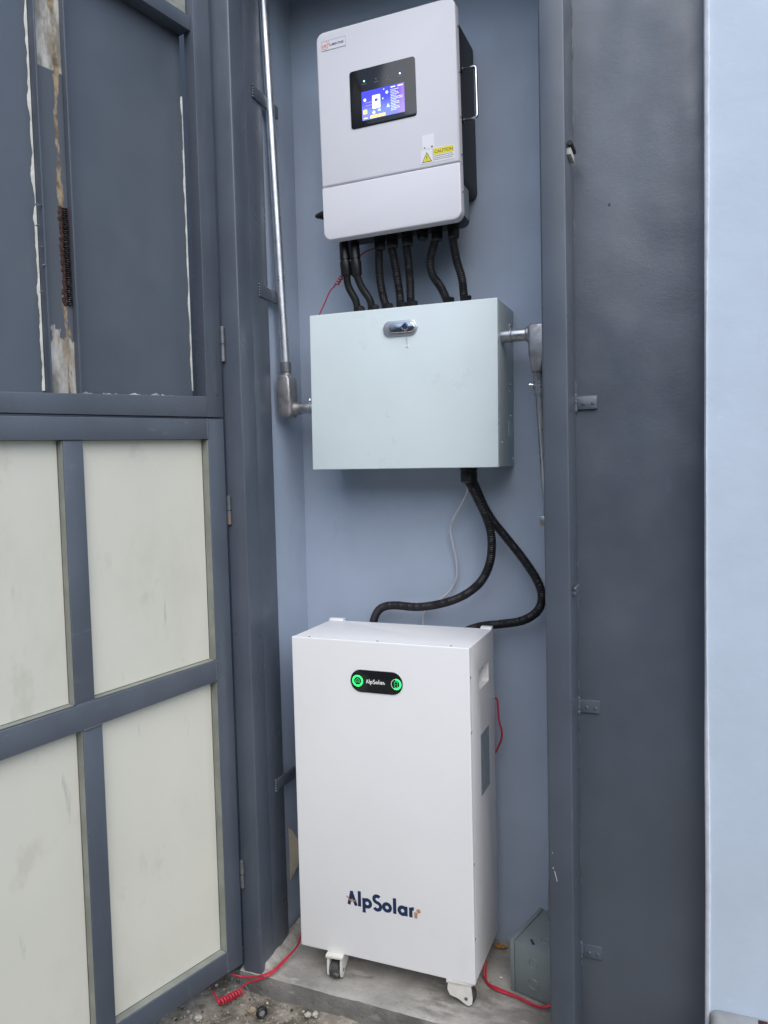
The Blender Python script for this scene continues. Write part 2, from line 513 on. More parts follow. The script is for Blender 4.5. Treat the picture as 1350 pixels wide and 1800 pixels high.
def spline(pts, step):
    pts = [Vector(p) for p in pts]
    P = [pts[0] * 2 - pts[1]] + pts + [pts[-1] * 2 - pts[-2]]
    out = []
    for i in range(1, len(P) - 2):
        p0, p1, p2, p3 = P[i - 1:i + 3]
        n = max(2, int((p2 - p1).length / step))
        for k in range(n):
            t = k / n
            out.append(0.5 * ((2 * p1) + (p2 - p0) * t + (2 * p0 - 5 * p1 + 4 * p2 - p3) * t * t + (3 * p1 - p0 - 3 * p2 + p3) * t ** 3))
    out.append(pts[-1])
    return out


def rrect(x0, x1, z0, z1, r, n=6):
    o = []
    for cx, cz, a0 in ((x1 - r, z1 - r, 0), (x0 + r, z1 - r, 90), (x0 + r, z0 + r, 180), (x1 - r, z0 + r, 270)):
        for k in range(n + 1):
            a = R(a0 + 90 * k / n)
            o.append((cx + r * math.cos(a), cz + r * math.sin(a)))
    return o


def cut(o, cutter):
    """subtract a mesh builder's solid from an object's mesh"""
    me = bpy.data.meshes.new('cutter')
    cutter.bm.to_mesh(me)
    cutter.bm.free()
    c = bpy.data.objects.new('cutter', me)
    scene.collection.objects.link(c)
    c.parent = o.parent
    md = o.modifiers.new('cut', 'BOOLEAN')
    md.object = c
    md.operation = 'DIFFERENCE'
    md.solver = 'EXACT'
    bpy.context.view_layer.update()
    new = bpy.data.meshes.new_from_object(o.evaluated_get(bpy.context.evaluated_depsgraph_get()))
    o.modifiers.clear()
    new.name = o.name
    new.materials.clear()
    new.materials.append(o.data.materials[0])
    o.data = new
    bpy.data.objects.remove(c)
    new.polygons.foreach_set('use_smooth', [True] * len(new.polygons))
    new.set_sharp_from_angle(angle=R(38))


def strokes(polys, w, org, y, scale=1.0, lift=0.00004):
    """flat lettering on a plane facing -y: thick polylines in (u, v), each stroke lifted a hair above the one before"""
    b = MB()
    for i, pl in enumerate(polys):
        ww = w
        if isinstance(pl, tuple):
            pl, ww = pl
        P = [Vector((u, v)) for u, v in pl]
        closed = (P[0] - P[-1]).length < 1e-6
        L, Rr = [], []
        n = len(P)
        for k, p in enumerate(P):
            if closed:
                d0 = (P[k] - P[k - 1 if k else n - 2]).normalized()
                d1 = (P[(k + 1) if k < n - 1 else 1] - P[k]).normalized()
            else:
                d0 = (P[k] - P[k - 1]).normalized() if k else (P[1] - P[0]).normalized()
                d1 = (P[k + 1] - P[k]).normalized() if k < n - 1 else d0
            t = (d0 + d1).normalized() if (d0 + d1).length > 1e-6 else d0
            nn = Vector((-t.y, t.x))
            q = ww / 2 / max(0.5, nn.dot(Vector((-d0.y, d0.x))))
            L.append(p + nn * q)
            Rr.append(p - nn * q)
        yy = y - lift * i
        vs = [(org[0] + v.x * scale, yy, org[1] + v.y * scale) for v in L + Rr]
        b.add(vs, [(k, k + 1, n + k + 1, n + k) for k in range(n - 1)])
    return b


def arc(cx, cy, r, a0, a1, n=18, ry=None):
    ry = ry or r
    return [(cx + r * math.cos(R(a0 + (a1 - a0) * k / n)), cy + ry * math.sin(R(a0 + (a1 - a0) * k / n))) for k in range(n + 1)]


def text_mesh(s, size, org, y, name, m, parent, bold=0.0, local=False, spacing=1.0):
    c = bpy.data.curves.new('txt', 'FONT')
    c.body = s
    c.size = size
    c.offset = bold
    c.space_character = spacing
    o = bpy.data.objects.new('txt', c)
    scene.collection.objects.link(o)
    bpy.context.view_layer.update()
    me = bpy.data.meshes.new_from_object(o.evaluated_get(bpy.context.evaluated_depsgraph_get()))
    bpy.data.objects.remove(o)
    b = MB()
    b.bm.from_mesh(me)
    for v in b.bm.verts:
        v.co = Vector((org[0] + v.co.x, y, org[1] + v.co.y))
    bpy.data.meshes.remove(me)
    return b.build(name, m, parent, local=local, smooth=False)


def wavy_slab(x0, x1, y, z0, z1, back, nx, nz, amp, sc, seed, axis='y'):
    """a wall whose visible face is an uneven plastered sheet; axis y faces -y, axis x faces +x (x0..x1 are then y values)"""
    b = MB()
    g = []
    for j in range(nz + 1):
        row = []
        for i in range(nx + 1):
            u = x0 + (x1 - x0) * i / nx
            z = z0 + (z1 - z0) * j / nz
            e = min(1, 6 * min(i / nx, 1 - i / nx) + 0.25)
            d = amp * e * noise.fractal(Vector((u * sc + seed, z * sc * 0.7, seed)), 1.0, 2.0, 3)
            row.append(b.bm.verts.new((u, y + d, z) if axis == 'y' else (y + d, u, z)))
        g.append(row)
    for j in range(nz):
        for i in range(nx):
            b.bm.faces.new((g[j][i], g[j][i + 1], g[j + 1][i + 1], g[j + 1][i]))
    # back and edges
    bk = {}
    for j, i in [(j, i) for j in (0, nz) for i in range(nx + 1)] + [(j, i) for i in (0, nx) for j in range(1, nz)]:
        c = g[j][i].co.copy()
        if axis == 'y':
            c.y = back
        else:
            c.x = back
        bk[(j, i)] = b.bm.verts.new(c)
    loop = [(0, i) for i in range(nx)] + [(j, nx) for j in range(nz)] + [(nz, i) for i in range(nx, 0, -1)] + [(j, 0) for j in range(nz, 0, -1)]
    for k, q in enumerate(loop):
        q2 = loop[(k + 1) % len(loop)]
        b.bm.faces.new((g[q[0]][q[1]], bk[q], bk[q2], g[q2[0]][q2[1]]))
    b.bm.faces.new([bk[q] for q in loop])
    return b


# ------------------------------------------------------------------ the setting
TOP = 3.6
LW = -1.222                                      # face of the niche's left wall

# ground: dense and uneven by the niche, sparse further out


def graded(lo, hi, a, b, step):
    xs = [lo, lo / 2 + a / 2, a - 2, a - .5]
    n = int((b - a) / step)
    xs += [a + (b - a) * k / n for k in range(n + 1)]
    xs += [b + .5, b + 2, hi / 2 + b / 2, hi]
    return xs


gx = graded(-40, 40, -1.9, 0.3, 0.014)
gy = graded(-40, 6, -1.1, 0.0, 0.014)
g = MB()
grid = []
for yv in gy:
    row = []
    for xv in gx:
        near = max(0, 1 - max(0, abs(xv + 0.8) - 1.0) * 2) * max(0, min(1, (yv + 1.1) * 3)) if yv < 0.2 else 0
        z = -0.006 + near * (0.010 * noise.fractal(Vector((xv * 7, yv * 7, 1)), 1.0, 2.0, 4) + 0.004 * noise.noise(Vector((xv * 60, yv * 60, 3))))
        row.append(g.bm.verts.new((xv, yv, z)))
    grid.append(row)
for j in range(len(gy) - 1):
    for i in range(len(gx) - 1):
        g.bm.faces.new((grid[j][i], grid[j][i + 1], grid[j + 1][i + 1], grid[j + 1][i]))
ground = g.build('ground', 'ground_dirt', angle=80)
ground['kind'] = 'structure'

back = wavy_slab(LW - 0.1, -0.2, 0.0, -0.1, TOP, 0.2, 30, 90, 0.004, 1.3, 2.0).build('back_wall', 'niche_paint', angle=70)
tag(back, 'blue-grey painted back wall of the niche behind the mounted boxes', 'wall')
side = wavy_slab(-0.205, -0.0005, LW, -0.1, TOP, LW - 0.6, 10, 90, 0.003, 2.0, 5.0, axis='x').build('side_wall', 'niche_paint', angle=70)
tag(side, 'narrow blue-grey side wall of the niche behind the galvanised pipe', 'wall')
# bare patch low on the side wall with a flake of loose film over it

# right pier: a uneven dark plaster face, with its reveal towards the niche
pier = thing('pier', 'wide dark grey plastered pier right of the steel post', 'pier', (-0.15, -0.27, 0))
pf = wavy_slab(-0.33, 0.0215, -0.27, -0.1, TOP, 0.0, 44, 180, 0.0065, 3.2, 9.0).build('plaster_face', 'pier_paint', pier, angle=70)
h_ = MB()
c = atY(1071, 359, -0.275)
h_.cyl(c, c + Vector((0, 0.008, 0)), 0.0028, 10)
h_.build('nail_hole', 'dark_print', pier)

# light wall right of the pier, a little proud of it, with its rough plaster edge
lwall = thing('light_wall', 'pale blue painted wall at the right edge of the view', 'wall', (0.03, -0.33, 0))
wavy_slab(0.0215, 3.0, -0.33, -0.1, TOP, 0.1, 60, 120, 0.004, 2.2, 14.0).build('wall_face', 'light_paint', lwall, angle=70)
e = MB()
rows = []
for k in range(141):
    z = -0.1 + (TOP + .1) * k / 140
    mid = max(0.0, min(1.0, (z - .75) / .35)) * max(0.0, min(1.0, (2.15 - z) / .3))
    w = 0.0085 - 0.0075 * mid + 0.0030 * (1 - .7 * mid) * noise.noise(Vector((0, 0, z * 5.0))) + 0.0012 * noise.noise(Vector((3, 0, z * 40)))
    x0 = 0.0195 + 0.0015 * noise.noise(Vector((7, 0, z * 3)))
    rows.append([(x0, -0.10, z), (x0, -0.330, z), (x0 + .003, -0.334, z), (x0 + w * .7 + .003, -0.335, z), (x0 + w + .005, -0.326, z), (x0 + w + .005, -0.10, z)])
e.rings(rows)
e.build('plaster_edge', 'plaster_edge', lwall, angle=60)

# building mass left of the post, behind the gate leaves
lb = MB().box(LW - 2.4, LW - 0.1005, -0.215, 0.2, -0.1, TOP).build('gate_side_wall', 'pier_paint')
tag(lb, 'dark grey wall behind the open gate leaves, left of the post', 'wall')

# added header and soffit just above the view, unseen, to shade the upper niche
hd_ = MB().box(-1.262, -0.285, -0.402, -0.302, 3.09, 3.2, 0.003).build('shade_header', 'steel_paint')
hd_['kind'] = 'structure'
sf = MB().box(LW + .005, -0.335, -0.301, -0.012, 3.13, 3.25).build('shade_soffit', 'niche_paint')
sf['kind'] = 'structure'

# the yard's far side, behind the camera: an unseen low building front added for the glossy paint to mirror
ob = MB().box(-14, 9, -8.4, -7.8, -0.05, 3.7).box(-14.2, 9.2, -8.6, -7.6, 3.705, 3.85, .01)
ob.build('unseen_building_front', 'yard_wall')['kind'] = 'structure'

# concrete step the battery stands on
PZ = 0.06
pl = thing('concrete_step', 'rough grey concrete step under the white battery cabinet', 'step', (-0.75, -0.2, 0))
s = MB()
nx, ny = 110, 48
gg = []
for j in range(ny + 1):
    row = []
    for i in range(nx + 1):
        x = -1.275 + (1.275 - 0.33) * i / nx
        yf = -0.404 - 0.008 * i / nx + 0.0018 * noise.fractal(Vector((x * 9, 0, 4)), 1, 2, 3)
        y = yf + (0.0 - yf) * j / ny
        z = PZ - 0.002 + 0.0035 * noise.fractal(Vector((x * 8, y * 8, 0)), 1, 2, 4)
        if j == 0:
            z -= 0.004 + 0.003 * abs(noise.noise(Vector((x * 25, 2, 0))))
        if j == 1:
            z -= 0.001
        row.append(s.bm.verts.new((x, y, z)))
    gg.append(row)
for j in range(ny):
    for i in range(nx):
        s.bm.faces.new((gg[j][i], gg[j][i + 1], gg[j + 1][i + 1], gg[j + 1][i]))
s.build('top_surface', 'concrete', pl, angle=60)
s = MB()
fr = []
for k in range(9):
    fr.append([])
    for i in range(nx + 1):
        c = Vector((gg_co := (-1.275 + (1.275 - 0.33) * i / nx), 0, 0))
        x = c.x
        yf = -0.404 - 0.008 * i / nx + 0.0018 * noise.fractal(Vector((x * 9, 0, 4)), 1, 2, 3)
        z = PZ - 0.002 + 0.0035 * noise.fractal(Vector((x * 8, yf * 8, 0)), 1, 2, 4) - 0.004 - 0.003 * abs(noise.noise(Vector((x * 25, 2, 0))))
        zz = z + (-0.06 - z) * k / 8
        yy = yf - (0.003 + 0.003 * noise.fractal(Vector((x * 10, zz * 14, 8)), 1, 2, 3)) * (0 if k == 0 else 1)
        fr[-1].append(s.bm.verts.new((x, yy, zz)))
for k in range(8):
    for i in range(nx):
        s.bm.faces.new((fr[k][i], fr[k + 1][i], fr[k + 1][i + 1], fr[k][i + 1]))
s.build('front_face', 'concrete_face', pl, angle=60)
# mortar fillet along the foot of the side wall and post
s = MB()
rows = []
for k in range(61):
    y = -0.385 + 0.38 * k / 60
    w = 0.045 + 0.012 * noise.noise(Vector((0, y * 14, 0))) - 0.012 * k / 60
    h = 0.022 + 0.006 * noise.noise(Vector((4, y * 20, 0)))
    if k == 0:
        h, w = 0.004, 0.03
    x0 = -1.213
    rows.append([(x0, y, PZ - .02), (x0, y, PZ + h), (x0 + w * .45, y, PZ + h * (.75 + .25 * noise.noise(Vector((9, y * 30, 1))))), (x0 + w, y, PZ + .004), (x0 + w + .004, y, PZ - .02)])
s.rings(rows)
s.build('mortar_fillet', 'mortar', pl, angle=60)

# ------------------------------------------------------------------ steel door frame posts
lp = thing('steel_post', 'dark grey steel post between the gate hinges and the pipe', 'post', (-1.23, -0.32, 0))
MB().box(-1.262, -1.2, -0.402, -0.325, 0.045, TOP, 0.0045, 3).build('tube', 'steel_paint', lp)
MB().box(-1.262, -1.2018, -0.3246, -0.232, 0.045, TOP, 0.002).build('rear_flange', 'steel_paint', lp)
for z, kz in ((2.665, .0), (2.09, .0), (0.585, .0)):
    q = MB()
    q.hexa([(-1.2025, -0.285, z - .018), (-1.198, -0.285, z - .018), (-1.198, -0.14, z - .024), (-1.2065, -0.14, z - .024),
            (-1.2025, -0.285, z + .018), (-1.198, -0.285, z + .018), (-1.198, -0.14, z + .012), (-1.2065, -0.14, z + .012)], 0.0012)
    tb = q.build('mounting_tab', 'steel_paint', lp)
    w = MB()
    for k in range(5):
        t = bmesh.new()
        bmesh.ops.create_icosphere(t, subdivisions=2, radius=0.004 + .001 * random.random())
        w.join(t, Matrix.Translation((-1.1995, -0.287 + .002 * random.random(), z - .016 + .008 * k)))
    w.build('weld', 'sheet_dark', tb)


rp = thing('steel_post', 'dark grey steel post standing against the wide pier', 'post', (-0.315, -0.33, 0))
MB().box(-0.346, -0.285, -0.4, -0.2705, -0.02, TOP, 0.0045, 3).build('tube', 'steel_paint', rp)
MB().box(-0.3475, -0.3465, -0.392, -0.33, 0.1, TOP).build('flange_edge', 'steel_paint_worn', rp)
for k, (px, py) in enumerate(((1030, 708), (1036, 1241), (1043, 1672))):
    c = atY(px, py, -0.27)
    pt_ = MB().plate(rrect(-0.286, -0.231, c.z - .017, c.z + .017, .003, 2), -0.276, -0.268, bev=.001, M=None).build('mounting_tab', 'pier_paint', rp)
    for dx in (0.022, 0.044):
        q = MB().cyl((-0.286 + dx, -0.276, c.z - .002), (-0.286 + dx, -0.279, c.z - .002), 0.0038, 12, bev=.001)
        q.build('screw', 'steel_paint_worn', pt_)
    w = MB()
    for j in range(6):
        t = bmesh.new()
        bmesh.ops.create_icosphere(t, subdivisions=2, radius=0.0045 + .002 * random.random())
        w.join(t, Matrix.Translation((-0.2855, -0.2755 - .001 * random.random(), c.z - .018 + .0072 * j)) @ Matrix.Diagonal((.9, .6, 1.3, 1)))
    w.build('weld', 'sheet_dark', pt_)
for py, hh in ((262, 0.012), (1037, 0.004)):
    c = atY(999 if py < 500 else 1004, py, -0.36)
    q = MB().box(-0.2855, -0.276, -0.375, -0.315, c.z - hh - .006, c.z - .002, .001)
    br = q.build('latch_plate', 'sealant' if py < 500 else 'steel_paint_worn', rp)
    MB().cyl((-0.277, -0.382, c.z + .006), (-0.277, -0.318, c.z + .006), 0.0065 if py < 500 else .004, 14, bev=.001).build('latch_pin', 'rubber' if py < 500 else 'hinge_steel', br)
# chips and scratches of bare metal low on the left edge of the post
w = MB()
for (px, py, l, dx, ww) in ((975, 1540, .026, .006, .0018), (972, 1526, .004, .001, .0024), (971, 1499, .003, .001, .002)):
    c = atY(px, py, -0.4008)
    w.add([(c.x - ww / 2, c.y, c.z + l / 2), (c.x + ww / 2, c.y, c.z + l / 2), (c.x + ww / 2 + dx, c.y, c.z - l / 2), (c.x + dx - ww / 4, c.y, c.z - l / 2)], [(0, 1, 2, 3)])
w.build('paint_chip', 'sealant', rp, smooth=False, kind='stuff')
w = MB()
for k in range(26):
    z = 0.15 + 2.9 * random.random()
    t = bmesh.new()
    bmesh.ops.create_icosphere(t, subdivisions=1, radius=0.003 + .002 * random.random())
    w.join(t, Matrix.Translation((-0.2848, -0.2715, z)) @ Matrix.Diagonal((.6, .6, random.uniform(2, 7), 1)))
w.build('paint_drip', 'sheet_dark', rp, kind='stuff')

# ------------------------------------------------------------------ gate leaves (open towards the camera)
GA = R(14)
HX, HY = -1.258, -0.412
gm = Matrix(((-math.sin(GA), math.cos(GA), 0, HX), (-math.cos(GA), -math.sin(GA), 0, HY), (0, 0, 1, 0), (0, 0, 0, 1)))
GN = Vector((math.cos(GA), -math.sin(GA), 0))
GH = Vector((-math.sin(GA), -math.cos(GA), 0))


def gate(px, py, dep=0.0):
    """pixel -> (s along the leaf, z) on the leaf's face, dep behind it"""
    p0 = Vector((HX, HY, 0)) - GN * dep
    d = ray(px, py)
    t = (p0 - CAM).dot(GN) / d.dot(GN)
    q = CAM + d * t
    return (q - p0).dot(GH), q.z


def bar(s0, s1, b0, t0, b1, t1, y0=-0.04, y1=0.0, bev=0.0018):
    """rail or stile: from s0 (bottom b0, top t0) to s1 (b1, t1), depth y0..y1 in leaf space"""
    q = MB()
    q.hexa([(s0, y0, b0), (s1, y0, b1), (s1, y1, b1), (s0, y1, b0), (s0, y0, t0), (s1, y0, t1), (s1, y1, t1), (s0, y1, t0)], bev)
    return q


WL = 1.25                                        # leaf width


def jag_strip(s_of_z, z0, z1, y, w, seed, parent, m='sealant', n=110, gaps=0.0):
    q = MB()
    prev = None
    for k in range(n + 1):
        z = z0 + (z1 - z0) * k / n
        ww = w * (0.55 + 0.9 * noise.fractal(Vector((seed, z * 18, 0)), 1, 2, 4))
        ww = max(0.0004, ww)
        if gaps and noise.noise(Vector((seed + 5, z * 7, 0))) < -0.35 + gaps:
            ww = 0.0004
        s = s_of_z(z)
        cur = [q.bm.verts.new((s + ww, y, z)), q.bm.verts.new((s, y + .004, z)), q.bm.verts.new((s - .002, y, z))]
        if prev:
            q.bm.faces.new((prev[0], prev[1], cur[1], cur[0]))
            q.bm.faces.new((prev[1], prev[2], cur[2], cur[1]))
        prev = cur
    return q.build('sealant_line', m, parent, local=True, angle=60)


# lower leaf
lo = thing('lower_gate_leaf', 'lower gate leaf with four cream panels in a dark steel frame', 'gate', mtx=gm)


def drop(z, s, k=-0.028):
    return z + k * s


bar(0.0, 0.058, 0.083, 1.704, 0.086, 1.7025).build('stile', 'steel_paint', lo, local=True)
bar(0.0585, WL, 1.646, 1.7025, drop(1.646, WL, -.02), drop(1.7025, WL, -.024)).build('top_rail', 'steel_paint_worn', lo, local=True)
bar(0.0585, WL, 0.954, 1.0145, drop(.954, WL, -.041), drop(1.0145, WL, -.034)).build('mid_rail', 'steel_paint_worn', lo, local=True)
bar(0.0585, WL, 0.087, 0.149, 0.125, 0.188).build('bottom_rail', 'steel_paint', lo, local=True)
bar(WL + .0005, WL + 0.058, 0.12, 1.68, 0.12, 1.68).build('stile', 'steel_paint', lo, local=True)


def zr(s, a, b, s0=.0585):
    return a + (b - a) * (s - s0) / (WL - s0)


# mullions (upper one, lower one), butted between the rails
ms0, ms1 = 0.452, 0.500
zt = [zr(x, 1.646, drop(1.646, WL, -.02)) - .0006 for x in (ms0, ms1)]
zm = [zr(x, 1.0145, drop(1.0145, WL, -.034)) + .0006 for x in (ms0, ms1)]
bar(ms0 - .005, ms1, zm[0], zt[0], zm[1], zt[1], -0.036, -0.004).build('mullion', 'steel_paint_worn', lo, local=True)
zm2 = [zr(x, .954, drop(.954, WL, -.041)) - .0006 for x in (ms0, ms1)]
zb = [zr(x, .149, .188) + .0006 for x in (ms0, ms1)]
bar(0.431, 0.484, zb[0], zm2[0], zb[1], zm2[1], -0.036, -0.002).build('mullion', 'steel_paint', lo, local=True)
PD = -0.026
for nm, (s0, s1, b0, t0, b1, t1) in (('a', (0.0585, 0.446, 1.0145, 1.646, drop(1.0145, .446, -.034), drop(1.646, .446, -.02))),
                                    ('b', (0.5005, WL, 0.999, 1.637, drop(1.0145, WL, -.034), drop(1.646, WL, -.02))),
                                    ('c', (0.0585, 0.4305, 0.149, 0.954, .162, drop(.954, .4305, -.041))),
                                    ('d', (0.4845, WL, .164, .936, .188, drop(.954, WL, -.041)))):
    e_ = 0.0006
    bar(s0 + e_, s1 - e_, b0 + e_, t0 - e_, b1 + e_, t1 - e_, PD - .006, PD, 0.0).build('panel', 'sheet_cream', lo, local=True)
# raw unpainted reveals: hinge side of each panel, mullion sides and the sills
rv = []
for (s, b0, t0, w) in ((0.0592, 1.017, 1.644, .0245), (0.0592, 0.151, 0.952, .0245), (0.5012, 1.002, 1.635, .020), (0.4852, .167, .934, .022)):
    bar(s - .0004, s + .0012, b0, t0, b0, t0, PD + .0005, PD + w, 0).build('reveal_strip', 'reveal_raw', lo, local=True)
bar(0.0615, 0.43, .1496, .151, .1616, .163, PD + .0005, PD + .0235, 0).build('reveal_strip', 'reveal_raw', lo, local=True)
bar(0.4875, 1.2, .1636, .165, .1866, .188, PD + .0005, PD + .0235, 0).build('reveal_strip', 'reveal_raw', lo, local=True)
bar(0.0615, 0.445, 1.0152, 1.0166, 1.0024, 1.0038, PD + .0005, PD + .020, 0).build('reveal_strip', 'reveal_raw', lo, local=True)
bar(0.5025, 1.2, 1.0002, 1.0016, .976, .9774, PD + .0005, PD + .020, 0).build('reveal_strip', 'reveal_raw', lo, local=True)
# grimy joint lines where the panels meet the frame, weld beads at the frame joints
for (s_a, s_b, b_a, t_a, b_b, t_b) in ((.0605, .0622, .153, .95, .153, .95), (.0605, .0622, 1.018, 1.643, 1.018, 1.643), (.5026, .5040, 1.004, 1.633, 1.004, 1.633), (.4866, .4882, .169, .932, .169, .932),
                                       (.063, .4445, 1.0167, 1.0182, 1.0039, 1.0054), (.063, .43, .1511, .1524, .1631, .1644), (.5045, 1.2, 1.0017, 1.003, .9775, .979)):
    bar(s_a, s_b, b_a, t_a, b_b, t_b, PD + .0002, PD + .0008, 0).build('joint_line', 'grime', lo, local=True, smooth=False)
for (sa_, za_, sb_, zb_2, yy) in ((.0583, .957, .0583, 1.012, 0), (.0583, 1.650, .0583, 1.700, 0), (.0583, .092, .0583, .146, 0), (.434, .937, .481, .934, -.001), (.450, 1.001, .497, .998, -.002)):
    w = MB()
    for k in range(11):
        t_ = bmesh.new()
        bmesh.ops.create_icosphere(t_, subdivisions=2, radius=1)
        f_ = k / 10
        w.join(t_, Matrix.Translation((sa_ + (sb_ - sa_) * f_ + random.uniform(-.0008, .0008), yy, za_ + (zb_2 - za_) * f_)) @ Matrix.Diagonal((random.uniform(.0026, .0042), random.uniform(.0008, .0016), random.uniform(.003, .0045), 1)))
    w.build('weld', 'sheet_dark', lo, local=True)
for px, py in ((404, 897), (431, 1535)):
    z = gate(px - 6, py)[1]
    q = MB()
    q.cyl((-0.006, 0.004, z - .042), (-0.006, 0.004, z + .042), 0.0062, 14, bev=.001)
    hg = q.build('hinge', 'hinge_steel', lo, local=True)
    MB().cyl((-0.006, 0.004, z - .0015), (-0.006, 0.004, z + .0015), 0.0068, 14).build('hinge_joint', 'dark_print', hg, local=True)

# upper leaf
ul = thing('upper_gate_leaf', 'upper gate leaf of dark sheet steel with a rusty galvanised channel', 'gate', mtx=gm.copy())
UT = 3.55
bar(0.0, 0.058, 1.7095, UT, 1.7085, UT).build('stile', 'steel_paint', ul, local=True)
bar(0.0585, WL, 1.7085, 1.766, 1.680, 1.714).build('bottom_rail', 'steel_paint_worn', ul, local=True)
bar(WL + .0005, WL + .058, 1.683, UT, 1.683, UT).build('stile', 'steel_paint', ul, local=True)
bar(0.0585, WL, UT - .06, UT, UT - .06, UT).build('top_rail', 'steel_paint', ul, local=True)
# the stepped rail near the top of the picture
zc = gate(310, 50)[1]
bar(0.0592, 0.4395, zc + .022, zc + .062, zc + .045, zc + .082, -0.056, -0.010).build('cross_rail', 'steel_paint', ul, local=True)
bar(0.0594, 0.439, zc + .0626, zc + .16, zc + .0826, zc + .175, -0.055, -0.026).build('galvanised_rail', 'dull_galv', ul, local=True)


def ztop_rail(s):
    return zr(s, 1.766, 1.714)


UD = -0.058
for s0, s1, dp in ((0.0592, 0.4405, UD), (0.5245, WL - .001, -.030)):
    bar(s0, s1, ztop_rail(s0) + .0006, UT - .0606, ztop_rail(s1) + .0006, UT - .0606, dp - .006, dp, 0).build('panel', 'sheet_dark', ul, local=True)
# mullion: a channel with a wide outer lip, a recessed web and a thin inner lip
bar(0.5195, 0.5240, ztop_rail(.52) + .0006, UT - .0606, ztop_rail(.524) + .0006, UT - .0606, -.0355, -0.001, 0.0012).build('channel_lip', 'steel_paint', ul, local=True)
bar(0.441, 0.4465, ztop_rail(.44) + .0006, UT - .0606, ztop_rail(.447) + .0006, UT - .0606, UD, -0.006, 0.0015).build('channel_lip', 'steel_paint', ul, local=True)
wb = bar(0.447, 0.5190, ztop_rail(.447) + .0008, UT - .0608, ztop_rail(.519) + .0008, UT - .0608, UD, -0.022, 0).build('channel_web', 'rusty_galv', ul, local=True)
# burnt weld seam on the web: a ridge of small overlapping beads with rust either side
sa, za = gate(114, 368, .022)
sb, zb_ = gate(124, 536, .022)
q = MB()
qr = MB()
N = 44
for k in range(N):
    t = k / (N - 1)
    s_, z_ = sa + (sb - sa) * t + .003, za + (zb_ - za) * t
    t_ = bmesh.new()
    bmesh.ops.create_icosphere(t_, subdivisions=2, radius=1)
    q.join(t_, Matrix.Translation((s_ + random.uniform(-.001, .001), -0.0205, z_)) @ Matrix.Rotation(R(random.uniform(-15, 15)), 4, 'Y') @ Matrix.Diagonal((0.0058 + random.uniform(0, .0025), 0.007, 0.0030, 1)))
    for sg in (-1, 1):
        t_ = bmesh.new()
        bmesh.ops.create_icosphere(t_, subdivisions=1, radius=1)
        qr.join(t_, Matrix.Translation((s_ + sg * (.0095 + random.uniform(-.002, .004)), -0.0218, z_)) @ Matrix.Diagonal((0.0062, 0.0026, 0.006, 1)))
q.build('weld_seam', 'weld_black', ul, local=True)
qr.build('weld_rust', 'weld_rust', ul, local=True)
# loose cream sealant lines along the panel joints
s38, z38 = gate(40, 0, .058)
jag_strip(lambda z: 0.5252, 1.752, 3.3, -.0294, 0.0068, 3.0, ul, n=240)
jag_strip(lambda z: 0.0602, 1.785, 2.6, UD + .0006, 0.0042, 8.0, ul, gaps=.15)
q = MB()
for k in range(26):
    s0 = 0.1 + random.random() * .3
    z0 = ztop_rail(s0) + .001
    q.add([(s0, UD + .0008, z0), (s0 + .05 * random.random(), UD + .0008, z0), (s0 + .02, UD + .0008, z0 + .003 + .006 * random.random())], [(0, 1, 2)])
q.build('rail_scrape', 'sealant', ul, local=True, smooth=False, kind='stuff')
s_, z_ = gate(389, 605)
q = MB().cyl((-0.004, 0.004, z_ - .05), (-0.004, 0.004, z_ + .05), 0.0065, 14, bev=.001)
hg = q.build('hinge', 'hinge_steel', ul, local=True)
MB().cyl((-0.004, 0.004, z_ - .0015), (-0.004, 0.004, z_ + .0015), 0.0071, 14).build('hinge_joint', 'dark_print', hg, local=True)
s_, z_ = gate(382, 695)
MB().cyl((s_, -.001, z_), (s_, .0008, z_), 0.0032, 12).build('bolt_hole', 'dark_print', ul, local=True)
# dents and weld spatter on the outer lip
q = MB()
for px, py in ((75, 433), (80, 465), (74, 512), (70, 360), (68, 395), (66, 358)):
    s_, z_ = gate(px, py)
    t_ = bmesh.new()
    bmesh.ops.create_icosphere(t_, subdivisions=2, radius=1)
    q.join(t_, Matrix.Translation((s_, -.004, z_)) @ Matrix.Rotation(R(25), 4, 'Y') @ Matrix.Diagonal((random.uniform(.003, .009), .0025, .0022, 1)))
q.build('weld_spatter', 'steel_paint', ul, local=True, kind='stuff')

# ------------------------------------------------------------------ white inverter
IV = Vector((-0.802, 0, 2.515))
iv = thing('inverter', 'white wall inverter with a lit colour screen at the top of the niche', 'inverter', IV)
MB().plate(rrect(-1.000, -0.607, 2.344, 2.800, .022), -0.204, -0.001, bev=.004, bev_back=True).build('heat_sink_body', 'black_body', iv)
MB().plate(rrect(-1.000, -0.6055, 2.236, 2.3435, .02), -0.204, -0.102, bev=.006, bev_back=True).build('wiring_box', 'black_body', iv)
x0, x1 = -1.011, -0.593
r_ = 0.024
up_poly = [(x1, 2.3765)] + [p for p in rrect(x0, x1, 2.30, 2.811, r_, 8) if p[1] > 2.5] + [(x0, 2.3765)]
lo_poly = [(x0, 2.3742)] + [p for p in rrect(x0, x1, 2.223, 2.45, r_, 8) if p[1] < 2.35] + [(x1, 2.3742)]
MB().plate(up_poly, -0.235, -0.205, bev=.005, seg=3).build('upper_cover', 'inverter_white', iv)
MB().plate(lo_poly, -0.235, -0.205, bev=.004, seg=3).build('lower_cover', 'inverter_white', iv)
YF = -0.2356
ds = MB().plate(rrect(-0.909, -0.711, 2.5205, 2.680, .008, 5), -0.2372, -0.230, bev=.0008).build('display_panel', 'black_gloss', iv)
SX0, SX1, SZ0, SZ1 = -0.8735, -0.745, 2.5375, 2.6165
